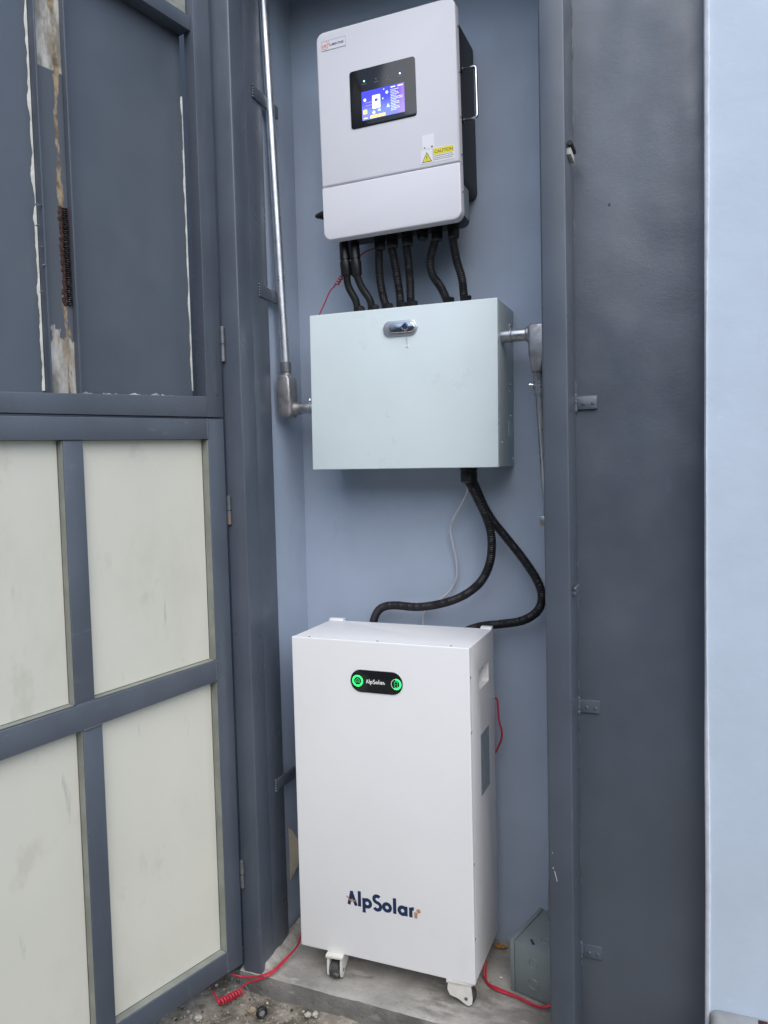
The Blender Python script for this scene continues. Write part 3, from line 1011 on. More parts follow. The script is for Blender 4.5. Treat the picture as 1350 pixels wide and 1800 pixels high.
MB().plate(rrect(SX0, SX1, SZ0, SZ1, .001, 2), -0.2376, -0.2370).build('screen', 'screen_picture', ds)
YS = -0.2379


def sx(u):
    return SX0 + (SX1 - SX0) * u


def sz(v):
    return SZ0 + (SZ1 - SZ0) * v


def disc(cx, cz, r, y, n=20, rz=None):
    return MB().plate([(cx + r * math.cos(2 * math.pi * k / n), cz + (rz or r) * math.sin(2 * math.pi * k / n)) for k in range(n)], y, y + .0003)


MB().plate(rrect(sx(.25), sx(.44), sz(.33), sz(.80), .002, 3), YS, YS + .0002).build('screen_icon', 'screen_white', ds)
MB().plate(rrect(sx(.31), sx(.38), sz(.58), sz(.67), .0006, 2), YS - .0002, YS).build('screen_icon', 'screen_navy', ds)
for u, v, r, m in ((.075, .70, .0042, 'screen_white'), (.60, .80, .0042, 'screen_teal'), (.28, .21, .0045, 'screen_white'), (.52, 1.0, .0, ''), (.53, .93, .0016, 'screen_white'), (.50, .62, .002, 'screen_teal')):
    if r:
        disc(sx(u), sz(v), r, YS).build('screen_icon', m, ds)
MB().plate(rrect(sx(.03), sx(.12), sz(.21), sz(.36), .001, 2), YS, YS + .0002).build('screen_icon', 'screen_orange', ds)
MB().plate([(sx(.58), sz(.28)), (sx(.66), sz(.28)), (sx(.62), sz(.42))], YS, YS + .0002).build('screen_icon', 'screen_teal', ds)
MB().plate(rrect(sx(.375), sx(.44), sz(.22), sz(.29), .0008, 2), YS, YS + .0002).build('screen_icon', 'screen_teal', ds)
for u0, u1 in ((.19, .36), (.375, .55)):
    MB().plate(rrect(sx(u0), sx(u1), sz(.02), sz(.12), .002, 3), YS, YS + .0002).build('screen_button', 'screen_orange', ds)
q = MB()
for k in range(4):
    q.plate([(sx(.09 + .04 * k), sz(.585)), (sx(.115 + .04 * k), sz(.585)), (sx(.115 + .04 * k), sz(.60)), (sx(.09 + .04 * k), sz(.60))], YS, YS + .0002)
    q.plate([(sx(.09 + .04 * k), sz(.485)), (sx(.115 + .04 * k), sz(.485)), (sx(.115 + .04 * k), sz(.50)), (sx(.09 + .04 * k), sz(.50))], YS, YS + .0002)
q.build('screen_line', 'screen_pink', ds)
q = MB()
rng = random.Random(4)
for k in range(14):
    v = .84 - .054 * k
    u = .685
    while u < (.86 if k not in (5, 6) else .95):
        l = rng.uniform(.012, .035)
        q.plate([(sx(u), sz(v)), (sx(u + l), sz(v)), (sx(u + l), sz(v + .019)), (sx(u), sz(v + .019))], YS, YS + .0002)
        u += l + .008
        if k % 3 == 1 and u > .80:
            break
for u0, u1 in ((.69, .80), (.85, .97)):
    q.plate([(sx(u0), sz(.92)), (sx(u1), sz(.92)), (sx(u1), sz(.955)), (sx(u0), sz(.955))], YS, YS + .0002)
q.plate([(sx(.03), sz(.05)), (sx(.13), sz(.05)), (sx(.13), sz(.08)), (sx(.03), sz(.08))], YS, YS + .0002)
q.build('screen_text', 'screen_white', ds, kind='stuff')
for px, py, m, r in ((641, 142, 'led_green', .0024), (662, 138, 'grey_print', .0018), (683, 134, 'grey_print', .0018), (704, 129, 'led_blue', .0024)):
    c = atY(px, py, -0.237)
    disc(c.x, c.z, r, -0.2376).build('indicator_light', m, ds)
    q = MB()
    for j in range(5):
        xx = c.x - .007 + .0029 * j
        q.plate([(xx, c.z - .009), (xx + .002, c.z - .009), (xx + .002, c.z - .0072), (xx, c.z - .0072)], -0.2376, -0.2372)
    q.build('indicator_caption', 'grey_print', ds)
# maker's sticker with orange tree-and-sun mark
c0, c1 = atY(568, 73, -.235), atY(610, 79, -.235)
bx0, bx1, bz0, bz1 = -0.9925, -0.9165, 2.757, 2.784
st = MB().plate(rrect(bx0, bx1, bz0, bz1, .002, 3), YF - .0004, YF + .0002).build('maker_sticker', 'inverter_white', iv)
strokes([rrect(bx0 + .0004, bx1 - .0004, bz0 + .0004, bz1 - .0004, .002, 3) + [rrect(bx0 + .0004, bx1 - .0004, bz0 + .0004, bz1 - .0004, .002, 3)[0]]], .0007, (0, 0), YF - .0006).build('sticker_border', 'grey_print', st, smooth=False)
strokes([arc(-0.9815, 2.769, .0085, 150, 400, 20), [(-.9815, 2.766), (-.9815, 2.7745)], [(-.9865, 2.774), (-.9765, 2.766)], [(-.9875, 2.7665), (-.9765, 2.7745)],
         [(-.9735, 2.776), (-.970, 2.780)], [(-.9775, 2.779), (-.9765, 2.783)], [(-.9715, 2.773), (-.967, 2.7745)]], .0016, (0, 0), YF - .0007).build('tree_mark', 'orange_print', st, smooth=False)
text_mesh('LUMENTREE', 0.0085, (-0.9685, 2.7672), YF - .0009, 'lettering', 'dark_print', st, bold=.00008, spacing=.97)
# caution sticker, and the white code sticker left blank
cs = MB().plate(rrect(-0.704, -0.608, 2.3862, 2.4235, .001, 2), YF - .0003, YF + .0003).build('caution_sticker', 'sticker_white', iv)
MB().plate(rrect(-0.667, -0.6095, 2.4045, 2.4223, .0004, 2), YF - .0006, YF - .0003).build('yellow_field', 'yellow_print', cs)
text_mesh('CAUTION', 0.0122, (-0.6645, 2.4090), YF - .0009, 'lettering', 'dark_print', cs, bold=.00002, spacing=.97)
MB().plate([(-.7005, 2.3895), (-.6715, 2.3895), (-.686, 2.4165)], YF - .0006, YF - .0003).build('warning_triangle', 'dark_print', cs)
MB().plate([(-.6980, 2.3911), (-.6740, 2.3911), (-.686, 2.4130)], YF - .0009, YF - .0006).build('triangle_field', 'yellow_print', cs)
strokes([[(-.686, 2.4065), (-.686, 2.3985)], [(-.686, 2.3965), (-.686, 2.3945)]], .0019, (0, 0), YF - .0011).build('exclamation_mark', 'dark_print', cs, smooth=False)
q = MB()
for z in (2.4005, 2.3955, 2.3910):
    u = -0.665
    while u < -.613:
        l = rng.uniform(.003, .008)
        q.plate([(u, z), (u + l, z), (u + l, z + .0016), (u, z + .0016)], YF - .0006, YF - .0003)
        u += l + .0009
q.build('small_print', 'grey_print', cs)
q = MB().plate(rrect(-.6685, -.6675, 2.387, 2.4225, .0002, 1), YF - .0006, YF - .0003)
q.build('divider_line', 'grey_print', cs)
qs = MB().plate(rrect(-0.699, -0.664, 2.4242, 2.463, .001, 2), YF - .0003, YF + .0003).build('blank_sticker', 'sticker_white', iv)
disc(-.692, 2.4285, .0025, YF - .0006, 6).build('small_mark', 'label_dark', qs)
disc(-.6705, 2.4285, .0026, YF - .0006, 14).build('small_mark', 'dark_print', qs)
# rating label on the right flank, carrying handle, screws, switch
MB().box(-0.6056, -0.6046, -0.203, -0.113, 2.2525, 2.338).build('rating_label', 'label_dark', iv)
hz0, hz1, hy = 2.522, 2.662, -0.145
hq = MB()
hq.tube([(-0.612, hy, hz1), (-0.585, hy, hz1), (-0.568, hy, hz1 - .001), (-0.5645, hy, hz1 - .006), (-0.564, hy, hz1 - .02), (-0.564, hy, (hz0 + hz1) / 2), (-0.564, hy, hz0 + .02), (-0.5645, hy, hz0 + .006), (-0.568, hy, hz0 + .001), (-0.585, hy, hz0), (-0.612, hy, hz0)], 0.0042, 14, step=.003)
hd = hq.build('carry_handle', 'chrome', iv)
for z in (hz0, hz1):
    MB().cyl((-0.609, hy, z), (-0.602, hy, z), .009, 18, bev=.001).build('handle_boss', 'black_plastic', hd)
for z in (2.74, 2.62, 2.50, 2.40, 2.30):
    MB().cyl((-0.5935, -0.215, z), (-0.5915, -0.215, z), .003, 10).build('screw', 'screw', iv)
kq = MB().cyl((-0.985, -0.125, 2.335), (-1.090, -0.125, 2.338), .016, 18, prof=[(0, .02), (.35, .02), (.4, .014), (.75, .013), (.95, .007), (1, .003)])
kq.build('isolator_switch', 'black_plastic', iv)
ZI = 2.238
cable_tops = []
glands = [(666, 440), (688, 440), (714, 430), (741, 424), (766, 422), (795, 418)]
for k, (px, py) in enumerate(glands):
    c = atY(px, py, -0.15)
    x = c.x
    L = 0.040 if k != 3 else 0.03
    q = MB().cyl((x, -0.15, ZI + .004), (x, -0.15, ZI - L), .017, 6, prof=[(0, .0195), (.40, .0195), (.43, .0165), (.5, .0185), (.92, .0178), (1, .0140)])
    if k == 3:
        q.cyl((x, -0.15, ZI - L), (x, -0.15, ZI - L - .004), .011, 12, prof=[(0, .0125), (1, .006)])
    q.build('cable_gland', 'black_plastic', iv)
    cable_tops.append((x, ZI - L))
iv.rotation_euler = (0, -0.014, 0)

# ------------------------------------------------------------------ grey distribution box
bxr = thing('distribution_box', 'pale grey-green steel box with an oval lock, under the inverter', 'electric box', (-0.796, 0, 1.551))
MB().box(-1.083, -0.507, -0.181, -0.001, 1.552, 2.0125, .0015).build('enclosure', 'box_shaded_grey', bxr)
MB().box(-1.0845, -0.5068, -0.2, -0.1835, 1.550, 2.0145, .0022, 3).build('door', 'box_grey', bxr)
LZ, LX = 1.9535, -0.7915
lk = MB().plate(rrect(LX - .0525, LX + .0525, LZ - .0225, LZ + .0225, .0222, 10), -0.2062, -0.2005, bev=.003, seg=3).build('lock', 'lock_silver', bxr)
MB().plate(rrect(LX - .032, LX + .047, LZ - .0145, LZ + .0145, .0140, 10), -0.2125, -0.2064, bev=.003, seg=3).build('swing_handle', 'chrome', lk)
MB().cyl((LX + .019, -0.2127, LZ + .001), (LX + .019, -0.2165, LZ + .001), .0105, 20, bev=.002).build('key_collar', 'chrome', lk)
kc = MB().cyl((LX + .019, -0.2166, LZ + .001), (LX + .019, -0.219, LZ + .001), .0072, 18).build('key_cylinder', 'navy_print', lk)
MB().plate([(LX + .003, LZ + .001), (LX + .011, LZ + .006), (LX + .011, LZ - .004)], -0.2132, -0.2126).build('lock_arrow', 'dark_print', lk)
q = MB()
q.tube([(LX + .0195, -0.2185, LZ - .004), (LX + .020, -0.2175, LZ - .02), (LX + .0205, -0.2035, LZ - .034), (LX + .0205, -0.2025, LZ - .050)], .0006, 6)
q.build('key_wire', 'lock_silver', lk)
MB().cyl((LX + .0205, -0.2005, LZ - .052), (LX + .0205, -0.2035, LZ - .052), .003, 10).build('wire_tag', 'sticker_white', lk)
MB().plate(rrect(-0.075, -0.035, 1.64, 1.685, .004, 3), -0.5071, -0.5064, axis='x').build('knockout_panel', 'box_shaded_grey', bxr)
for (y, z) in ((-0.02, 1.575), (-.05, 1.79), (-.06, 1.77), (-.045, 1.70), (-.155, 1.62)):
    MB().cyl((-0.5072, y, z), (-0.5045, y, z), .0035, 10, bev=.0008).build('rivet', 'box_shaded_grey', bxr)
bot = [(629, 540), (654, 538), (679, 535), (704, 533), (722, 527), (786, 522), (816, 520)]
box_tops = []
for px, py in bot:
    c = atY(px, py, -0.115)
    x = c.x
    MB().cyl((x, -0.115, 2.0120), (x, -0.115, 2.046), .0185, 6, prof=[(0, .0195), (.30, .0195), (.33, .017), (.40, .0185), (.9, .0185), (1, .014)]).build('cable_gland', 'black_plastic', bxr)
    box_tops.append((x, 2.044))
MB().cyl((-0.6185, -0.105, 1.5525), (-0.6185, -0.105, 1.505), .024, 16, prof=[(0, .026), (.25, .026), (.27, .023), (.42, .025), (.9, .025), (1, .021)]).build('cable_gland', 'black_plastic', bxr)
bxr.rotation_euler = (0, 0.010, 0)

# ------------------------------------------------------------------ cables between inverter and box
GRP = 'black cables between the inverter and the grey box'
names = ['leftmost', 'second', 'third', 'fourth', 'fifth', 'sixth', 'rightmost']
labels = ['leftmost black cable with a plug, from inverter to the grey box',
          'second black cable from the left, with a plug under the inverter',
          'third black cable from the left, nearly straight, above the grey box',
          'fourth black cable from the left, just beside the straight ribbed one',
          'straight ribbed black cable in the middle, fifth from the left',
          'ribbed black cable with an S bend, second from the right',
          'rightmost ribbed black cable entering the top of the grey box']
paths = [[(609, 484), (613, 505), (625, 528), (630, 545)], [(627, 484), (636, 505), (650, 527), (654, 543)],
         [(665, 448), (667, 480), (672, 515), (679, 540)], [(690, 450), (697, 480), (702, 512), (704, 538)],
         [(717, 438), (719, 470), (721, 500), (722, 532)], [(766, 430), (757, 455), (760, 482), (775, 505), (786, 527)],
         [(795, 428), (802, 455), (812, 490), (816, 525)]]
for k in range(7):
    t = thing('power_cable', labels[k], 'cable', (box_tops[k][0], -0.115, 2.046), group=GRP)
    pp = paths[k]
    n = len(pp)
    ytop = -0.165 if k < 2 else -0.15
    pts = [atY(px, py, ytop + (-0.115 - ytop) * i / (n - 1)) for i, (px, py) in enumerate(pp)]
    pts[-1] = Vector((box_tops[k][0], -0.115, 2.036))
    if k >= 2:
        gi = {2: 0, 3: 1, 4: 2, 5: 4, 6: 5}[k]
        pts[0] = Vector((cable_tops[gi][0], -0.15, cable_tops[gi][1] + .008))
        MB().tube(pts, .0128, 14, ridge=.0019, pitch=.0058).build('ribbed_sleeve', 'black_conduit', t)
    else:
        MB().tube(pts, .0112, 14, ridge=.0006, pitch=.005).build('sleeve', 'black_conduit', t)
        a = Vector((pts[0].x - .006, ytop, ZI + .002))
        b_ = pts[0] + Vector((0, 0, -.004))
        MB().cyl(a, b_, .014, 16, prof=[(0, .0125), (.1, .0125), (.12, .0145), (.55, .0155), (.56, .0135), (.60, .0135), (.61, .0168), (.95, .0160), (1, .012)]).build('plug', 'black_plastic', t)

# big ribbed cables from the box to the battery
def pathY(L):
    return [atY(px, py, Y) for px, py, Y in L]


t = thing('battery_cable', 'thick black ribbed cable looping left to the back of the battery', 'cable', (-0.62, -0.1, 1.2), group='thick cables from the grey box to the battery')
MB().tube([Vector((-0.624, -0.108, 1.515))] + pathY([(832, 862, -.112), (845, 888, -.112), (857, 915, -.105), (864, 945, -.10), (862, 985, -.09), (847, 1020, -.085), (818, 1045, -.08), (780, 1060, -.075), (735, 1067, -.07), (695, 1064, -.062), (672, 1068, -.055), (660, 1082, -.046), (655, 1105, -.038), (654, 1140, -.034)]),
          .0135, 14, ridge=.0021, pitch=.0062).build('ribbed_sleeve', 'black_conduit', t)
t = thing('battery_cable', 'thick black ribbed cable swinging right past the steel post', 'cable', (-0.45, -0.1, 1.2), group='thick cables from the grey box to the battery')
MB().tube([Vector((-0.611, -0.100, 1.515))] + pathY([(838, 860, -.095), (850, 888, -.082), (866, 915, -.075), (890, 945, -.075), (920, 983, -.08), (944, 1020, -.085), (953, 1050, -.085), (944, 1075, -.08), (918, 1091, -.07), (880, 1097, -.06), (845, 1101, -.05), (815, 1112, -.042), (795, 1130, -.036)]),
          .0135, 14, ridge=.0021, pitch=.0062).build('ribbed_sleeve', 'black_conduit', t)
q = MB().tube([Vector((-0.632, -0.095, 1.512))] + pathY([(822, 862, -.08), (812, 885, -.055), (798, 910, -.04), (792, 930, -.03), (796, 955, -.025), (802, 985, -.02), (803, 1012, -.018), (792, 1037, -.018), (768, 1058, -.02), (747, 1076, -.025), (743, 1100, -.03), (743, 1130, -.03)]), .0034, 8)
tag(q.build('data_cable', 'white_cable'), 'thin white cable hanging on the wall behind the black loops', 'cable')

# ------------------------------------------------------------------ galvanised conduits
cl = thing('conduit', 'tall galvanised pipe with cast elbow at the left of the grey box', 'pipe', (-1.19, -0.165, 1.73))
pb = atY(502, 640, -.168)
ptp = atY(463, 0, -.206)
ext = ptp + (ptp - pb) * 0.35
MB().cyl(ext, pb, .0135, 22).build('pipe', 'galv', cl)
d = (pb - ptp).normalized()
MB().cyl(pb - d * .006, pb + d * .032, .0165, 22, prof=[(0, .0155), (.04, .0172), (.8, .0172), (.82, .0155), (1, .0155)]).build('collar', 'hinge_steel', cl)
ebx = Vector((-1.192, -.16, 0))
c = atY(505, 695, -.165)
ex = c.x
ztop, zbot = atY(505, 660, -.165).z, atY(505, 735, -.165).z
q = MB().plate([(ex - .0215, ztop - .012), (ex - .014, ztop), (ex + .014, ztop), (ex + .0215, ztop - .012), (ex + .026, zbot + .014), (ex + .016, zbot), (ex - .010, zbot), (ex - .019, zbot + .012)], -.193, -.137, bev=.007, seg=3, bev_back=True)
q.cyl((pb + d * .03), (pb + d * .055), .0165, 20, prof=[(0, .0165), (.4, .0165), (1, .02)])
q.build('elbow_body', 'cast_alu', cl)
oz = atY(530, 718, -.16).z
MB().cyl((ex + .018, -.16, oz), (ex + .045, -.16, oz), .018, 22, prof=[(0, .02), (.4, .02), (.6, .0185), (1, .0185)]).build('elbow_outlet', 'cast_alu', cl)
MB().cyl((ex + .0445, -.16, oz), (-1.0835, -.16, oz), .0165, 22, prof=[(0, .0150), (.05, .0168), (.55, .0168), (.57, .0185), (.7, .0185), (.72, .0165), (1, .0165)]).build('connector', 'galv', cl)
xs = (ex + .0445) * .4 + (-1.0835) * .6
MB().cyl((xs, -.163, oz + .014), (xs, -.163, oz + .028), .0028, 8, prof=[(0, .0022), (.6, .0022), (.62, .0042), (1, .0035)]).build('set_screw', 'chrome', cl)

cr = thing('conduit', 'galvanised pipe with cast elbow on the right side of the grey box', 'pipe', (-0.41, -0.15, 1.9))
YR = -0.155
oz = atY(900, 590, YR).z
ex = atY(944, 610, YR).x
MB().cyl((-0.5085, YR, oz), (ex - .026, YR, oz), .018, 22, prof=[(0, .0195), (.04, .0195), (.05, .018), (.38, .018), (.40, .0200), (.45, .0200), (.47, .0175), (.95, .0175), (1, .0165)]).build('connector', 'galv', cr)
xs = -0.478
MB().cyl((xs, YR - .006, oz + .016), (xs, YR - .006, oz + .031), .0028, 8, prof=[(0, .0022), (.6, .0022), (.62, .0042), (1, .0035)]).build('set_screw', 'chrome', cr)
MB().cyl((ex - .030, YR, oz), (ex - .012, YR, oz), .022, 24, bev=.003).build('elbow_outlet', 'cast_alu', cr)
zt_, zb2 = atY(940, 571, YR).z, atY(944, 655, YR).z
q = MB().plate([(ex - .021, zt_ - .008), (ex - .013, zt_), (ex + .020, zt_), (ex + .027, zt_ - .008), (ex + .027, zb2 + .048), (ex + .017, zb2 + .006), (ex + .017, zb2), (ex - .011, zb2), (ex - .013, zb2 + .010), (ex - .019, zb2 + .05)], YR - .030, YR + .026, bev=.007, seg=3, bev_back=True)
q.build('elbow_body', 'cast_alu', cr)
p1 = Vector((ex + .003, YR, zb2 + .01))
p2 = atY(964, 920, -.125)
p3 = Vector((-0.392, -0.10, 0.21))
dd = (p2 - p1).normalized()
MB().cyl(p1, p1 + dd * .07, .0165, 20, prof=[(0, .0160), (.5, .0160), (.52, .0178), (.7, .0178), (.72, .016), (1, .016)]).build('pipe_coupling', 'galv', cr)
c = p1 + dd * .043
MB().cyl(c + Vector((-.012, -.006, 0)), c + Vector((-.027, -.009, 0)), .0024, 8, prof=[(0, .0022), (.6, .0022), (.62, .0042), (1, .0035)]).build('set_screw', 'chrome', cr)
MB().tube([p1 + dd * .06, p1 + dd * .3, p2, p2 * .5 + p3 * .5 + Vector((.008, 0, 0)), p3], .0125, 18, step=.03).build('pipe', 'galv', cr)
c = atY(953, 915, -.11)
MB().box(c.x - .005, c.x + .02, -.133, -.10, c.z - .016, c.z + .014, .001).build('pipe_clip', 'galv', cr)

# ------------------------------------------------------------------ battery cabinet
bt = thing('battery_cabinet', 'tall white battery cabinet on casters with a glowing green badge', 'battery', (-0.83, -0.2, 0.06))
BX0, BX1, BZ0, BZ1 = -1.0985, -0.561, 0.134, 1.0675
body = MB().box(BX0 + .0008, BX1 - .0008, -0.3195, -0.07, BZ0, BZ1 - .001, .003, 3).build('cabinet', 'white_powder', bt)
cutter = MB().plate(rrect(-0.243, -0.137, 0.926, 0.9835, .008, 4), BX1 - .020, BX1 + .02, axis='x')
bmesh.ops.transform(cutter.bm, matrix=FRAME[bt.name].inverted(), verts=cutter.bm.verts)
cut(body, cutter)
cutter = MB().box(-1.048, -0.597, -0.082, -0.05, BZ1 - .010, BZ1 + .02)
bmesh.ops.transform(cutter.bm, matrix=FRAME[bt.name].inverted(), verts=cutter.bm.verts)
cut(body, cutter)
MB().box(BX0, BX1, -0.34, -0.3215, BZ0 - .001, BZ1, .0035, 4).build('front_panel', 'white_powder', bt)
for x0_, x1_ in ((-1.0975, -1.0485), (-0.5965, -0.562)):
    MB().hexa([(x0_, -.094, BZ1 - .0008), (x1_, -.094, BZ1 - .0008), (x1_, -.0705, BZ1 - .0008), (x0_, -.0705, BZ1 - .0008), (x0_, -.088, BZ1 + .006), (x1_, -.088, BZ1 + .006), (x1_, -.0705, BZ1 + .006), (x0_, -.0705, BZ1 + .006)], .0015).build('corner_tab', 'white_powder', bt)
for x in (-1.045, -.83, -.614):
    MB().cyl((x, -.329, BZ1 - .001), (x, -.329, BZ1 + .0008), .0036, 12).build('screw', 'screw', bt)
for z in (.985, .835, .47, .26):
    MB().cyl((BX1 - .001, -.3305, z), (BX1 + .0009, -.3305, z), .0035, 12).build('screw', 'screw', bt)
lb_ = MB().plate(rrect(-.238, -.148, .622, .797, .001, 2), BX1 - .0002, BX1 + .0007, axis='x').build('rating_label', 'label_grey', bt)
q = MB()
for k in range(11):
    z = .785 - .0145 * k
    q.box(BX1 + .0006, BX1 + .0009, -.231, -.231 + rng.uniform(.03, .075), z, z + .003)
q.build('small_print', 'label_dark', lb_)
# glowing badge
GX0, GX1, GZ0, GZ1 = -0.9105, -0.7525, 0.9215, 0.9855
YB = -0.3402
bd = MB().plate(rrect(GX0, GX1, GZ0, GZ1, .0318, 14), YB - .0022, YB + .001, bev=.0012).build('status_badge', 'black_gloss', bt)
strokes([rrect(GX0 - .0012, GX1 + .0012, GZ0 - .0012, GZ1 + .0012, .0328, 14) + [rrect(GX0 - .0012, GX1 + .0012, GZ0 - .0012, GZ1 + .0012, .0328, 14)[0]]], .0022, (0, 0), YB - .0004).build('badge_rim', 'sticker_white', bd, smooth=False)
zc_ = (GZ0 + GZ1) / 2
yb = YB - .0026
cxL, cxR = GX0 + .0225, GX1 - .0190
strokes([arc(cxL, zc_, .0140, 0, 360, 40)], .0047, (0, 0), yb).build('light_ring', 'green_glow', bd, smooth=False)
strokes([[(cxL - .0065, zc_ - .006), (cxL - .0065, zc_ + .001), (cxL, zc_ + .007), (cxL + .0065, zc_ + .001), (cxL + .0065, zc_ - .006)], [(cxL - .0025, zc_ - .006), (cxL - .0025, zc_ - .001), (cxL + .0025, zc_ - .001), (cxL + .0025, zc_ - .006)]], .0013, (0, 0), yb).build('house_icon', 'green_icon', bd, smooth=False)
strokes([arc(cxR, zc_ - .001, .0132, -110, 95, 30)], .0046, (0, 0), yb).build('light_ring', 'green_glow', bd, smooth=False)
strokes([arc(cxR, zc_ - .001, .0142, 95, 250, 26)], .0012, (0, 0), yb).build('ring_outline', 'green_ring_dim', bd, smooth=False)
strokes([[(cxR - .0048, zc_ - .009), (cxR + .0048, zc_ - .009), (cxR + .0048, zc_ + .0055), (cxR - .0048, zc_ + .0055), (cxR - .0048, zc_ - .009)], [(cxR - .002, zc_ + .0072), (cxR + .002, zc_ + .0072)], [(cxR - .002, zc_ - .002), (cxR + .002, zc_ - .002)]], .0012, (0, 0), yb).build('battery_icon', 'green_icon', bd, smooth=False)


def alp(w):
    """the maker's word in thick geometric strokes, x-height 0.62, cap height 1; returns dark and copper strokes"""
    dark, cop = [], []
    h = w / 2
    x = 0.0
    dark += [[(x + h * .9, 0), (x + .36, 1.0 - h * .2)], [(x + .30, 1.0 - h * .2), (x + .72 - h * .5, 0)]]
    cop += [([(x - .06, .58), (x + .14, .42), (x + .30, .26), (x + .44, .30), (x + .72, .42)], .085)]
    x = .80
    dark += [[(x + h, 0), (x + h, 1.08)]]
    x = .80 + w + .10
    dark += [[(x + h, -.36), (x + h, .66)], arc(x + .36, .33, .36 - h, 0, 360, 30)]
    x += .80
    dark += [arc(x + .30, .76, .25 - h * .15, 40, 250, 18, .24 - h * .15) + arc(x + .30, .265, .265 - h * .15, 75, -150, 18, .265 - h * .15)]
    x += .66
    dark += [arc(x + .36, .33, .36 - h, 0, 360, 30)]
    x += .80
    dark += [[(x + h, 0), (x + h, 1.08)]]
    x += w + .09
    dark += [arc(x + .36, .33, .36 - h, 0, 360, 30), [(x + .72 - h, 0), (x + .72 - h, .66)]]
    x += .83
    dark += [[(x + h, 0), (x + h, .66)], arc(x + .30, .40, .20, 150, 78, 8)]
    x += .37
    cop += [[(x + h * .9, -.0), (x + h * .9, .40)], ([(x + h * .5 + .13, .46), (x + .42, .58)], w * 1.05)]
    return dark, cop, x + .42


LWT = .235
dk, cp, wid = alp(LWT)
AX0, AX1, AZ = -0.9405, -0.716, 0.2905
sc = (AX1 - AX0) / wid
strokes([[(u * sc, v * sc) for u, v in p] for p in dk], LWT * sc, (AX0, AZ), YB - .0004).build('lettering', 'navy_print', bt, smooth=False)
strokes([([(u * sc, v * sc) for u, v in (p[0] if isinstance(p, tuple) else p)], (p[1] if isinstance(p, tuple) else LWT * .9) * sc) for p in cp], LWT * sc, (AX0, AZ), YB - .0012).build('copper_accent', 'copper_print', bt, smooth=False)
sc2 = .060 / wid
strokes([[(u * sc2, v * sc2) for u, v in p] for p in dk] + [[(u * sc2, v * sc2) for u, v in cp[1]]], .20 * sc2, (-0.8625, zc_ - .005), yb).build('lettering', 'badge_glow_text', bd, smooth=False)


def caster(x, y, rz):
    M = Matrix.Translation((x, y, 0.06)) @ Matrix.Rotation(rz, 4, 'Z')
    a = MB().box(-.026, .026, -.02, .055, .065, .0735, .002, M=M)
    for sg in (-1, 1):
        pr = [(-.018, .026), (-.016, .012), (-.006, .006), (.006, .012), (.02, .022), (.045, .030), (.052, .045), (.05, .067), (-.014, .067)]
        a.plate(pr, sg * .0165, sg * .0225, axis='x', bev=.0015, M=M)
    fork = a.build('caster_fork', 'caster_white', bt)
    w = MB()
    t = MB()
    t.cyl((-.0142, 0, .0255), (.0142, 0, .0255), .0255, 26, prof=[(0, .020), (.12, .0245), (.3, .0255), (.7, .0255), (.88, .0245), (1, .020)])
    w.join(t.bm, M)
    w.build('wheel', 'caster_tyre', fork)
    t = MB()
    t.cyl((-.0238, 0, .0255), (.0238, 0, .0255), .005, 12)
    w = MB()
    w.join(t.bm, M)
    w.build('axle', 'screw', fork)
    t = MB()
    t.cyl((0, .028, .012), (0, .028, .026), .0115, 16, bev=.002)
    w = MB()
    w.join(t.bm, M)
    w.build('levelling_foot', 'rubber', fork)
    t = MB()
    t.cyl((0, .028, .030), (0, .028, .040), .0122, 16, bev=.001)
    w = MB()
    w.join(t.bm, M)
    w.build('levelling_dial', 'red_wire', fork)


caster(-0.984, -0.338, R(6))
caster(-0.592, -0.312, R(96))
caster(-1.04, -0.13, R(-30))
caster(-0.62, -0.13, R(150))
bt_screw = MB().cyl((BX1 - .001, -.088, .862), (BX1 + .006, -.088, .862), .004, 10, bev=.001).build('earth_screw', 'chrome', bt)

# ------------------------------------------------------------------ grey junction box by the post
ja = R(-15)
jm = Matrix.Translation((-0.489, -0.222, PZ)) @ Matrix.Rotation(ja, 4, 'Z')
jb = thing('junction_box', 'small grey-green metal junction box on the step beside the post', 'electric box', mtx=jm)
MB().box(.0125, .155, .0, .19, .004, .150, .0015).build('enclosure', 'junction_grey', jb, local=True)
MB().box(-.001, .0115, -.0015, .1915, .0025, .1515, .0015).build('cover', 'junction_grey', jb, local=True)
MB().hexa([(.045, .030, .1503), (.062, .012, .1503), (.068, .016, .1503), (.051, .034, .1503), (.045, .030, .1508), (.062, .012, .1508), (.068, .016, .1508), (.051, .034, .1508)]).build('slot', 'dark_print', jb, local=True)
for (x, z, r) in ((.07, .105, .013), (.07, .045, .014)):
    q = MB()
    rr = []
    for k in range(28):
        a = 2 * math.pi * k / 28
        cc, ss = math.cos(a), math.sin(a)
        rr.append([(x + cc * (r - .0012), 0, z + ss * (r - .0012)), (x + cc * r, -.0013, z + ss * r), (x + cc * (r + .0012), 0, z + ss * (r + .0012))])
    q.rings(rr, closed=True)
    q.build('knockout', 'junction_grey', jb, local=True)
for (x, y, r) in ((.085, .05, .013), (.075, .13, .016)):
    q = MB()
    rr = []
    for k in range(28):
        a = 2 * math.pi * k / 28
        cc, ss = math.cos(a), math.sin(a)
        rr.append([(x + cc * (r - .0012), y + ss * (r - .0012), .1499), (x + cc * r, y + ss * r, .1514), (x + cc * (r + .0012), y + ss * (r + .0012), .1499)])
    q.rings(rr, closed=True)
    q.build('knockout', 'junction_grey', jb, local=True)

# ------------------------------------------------------------------ red wires


def onpts(L):
    return [atZ(px, py, z) for px, py, z in L]


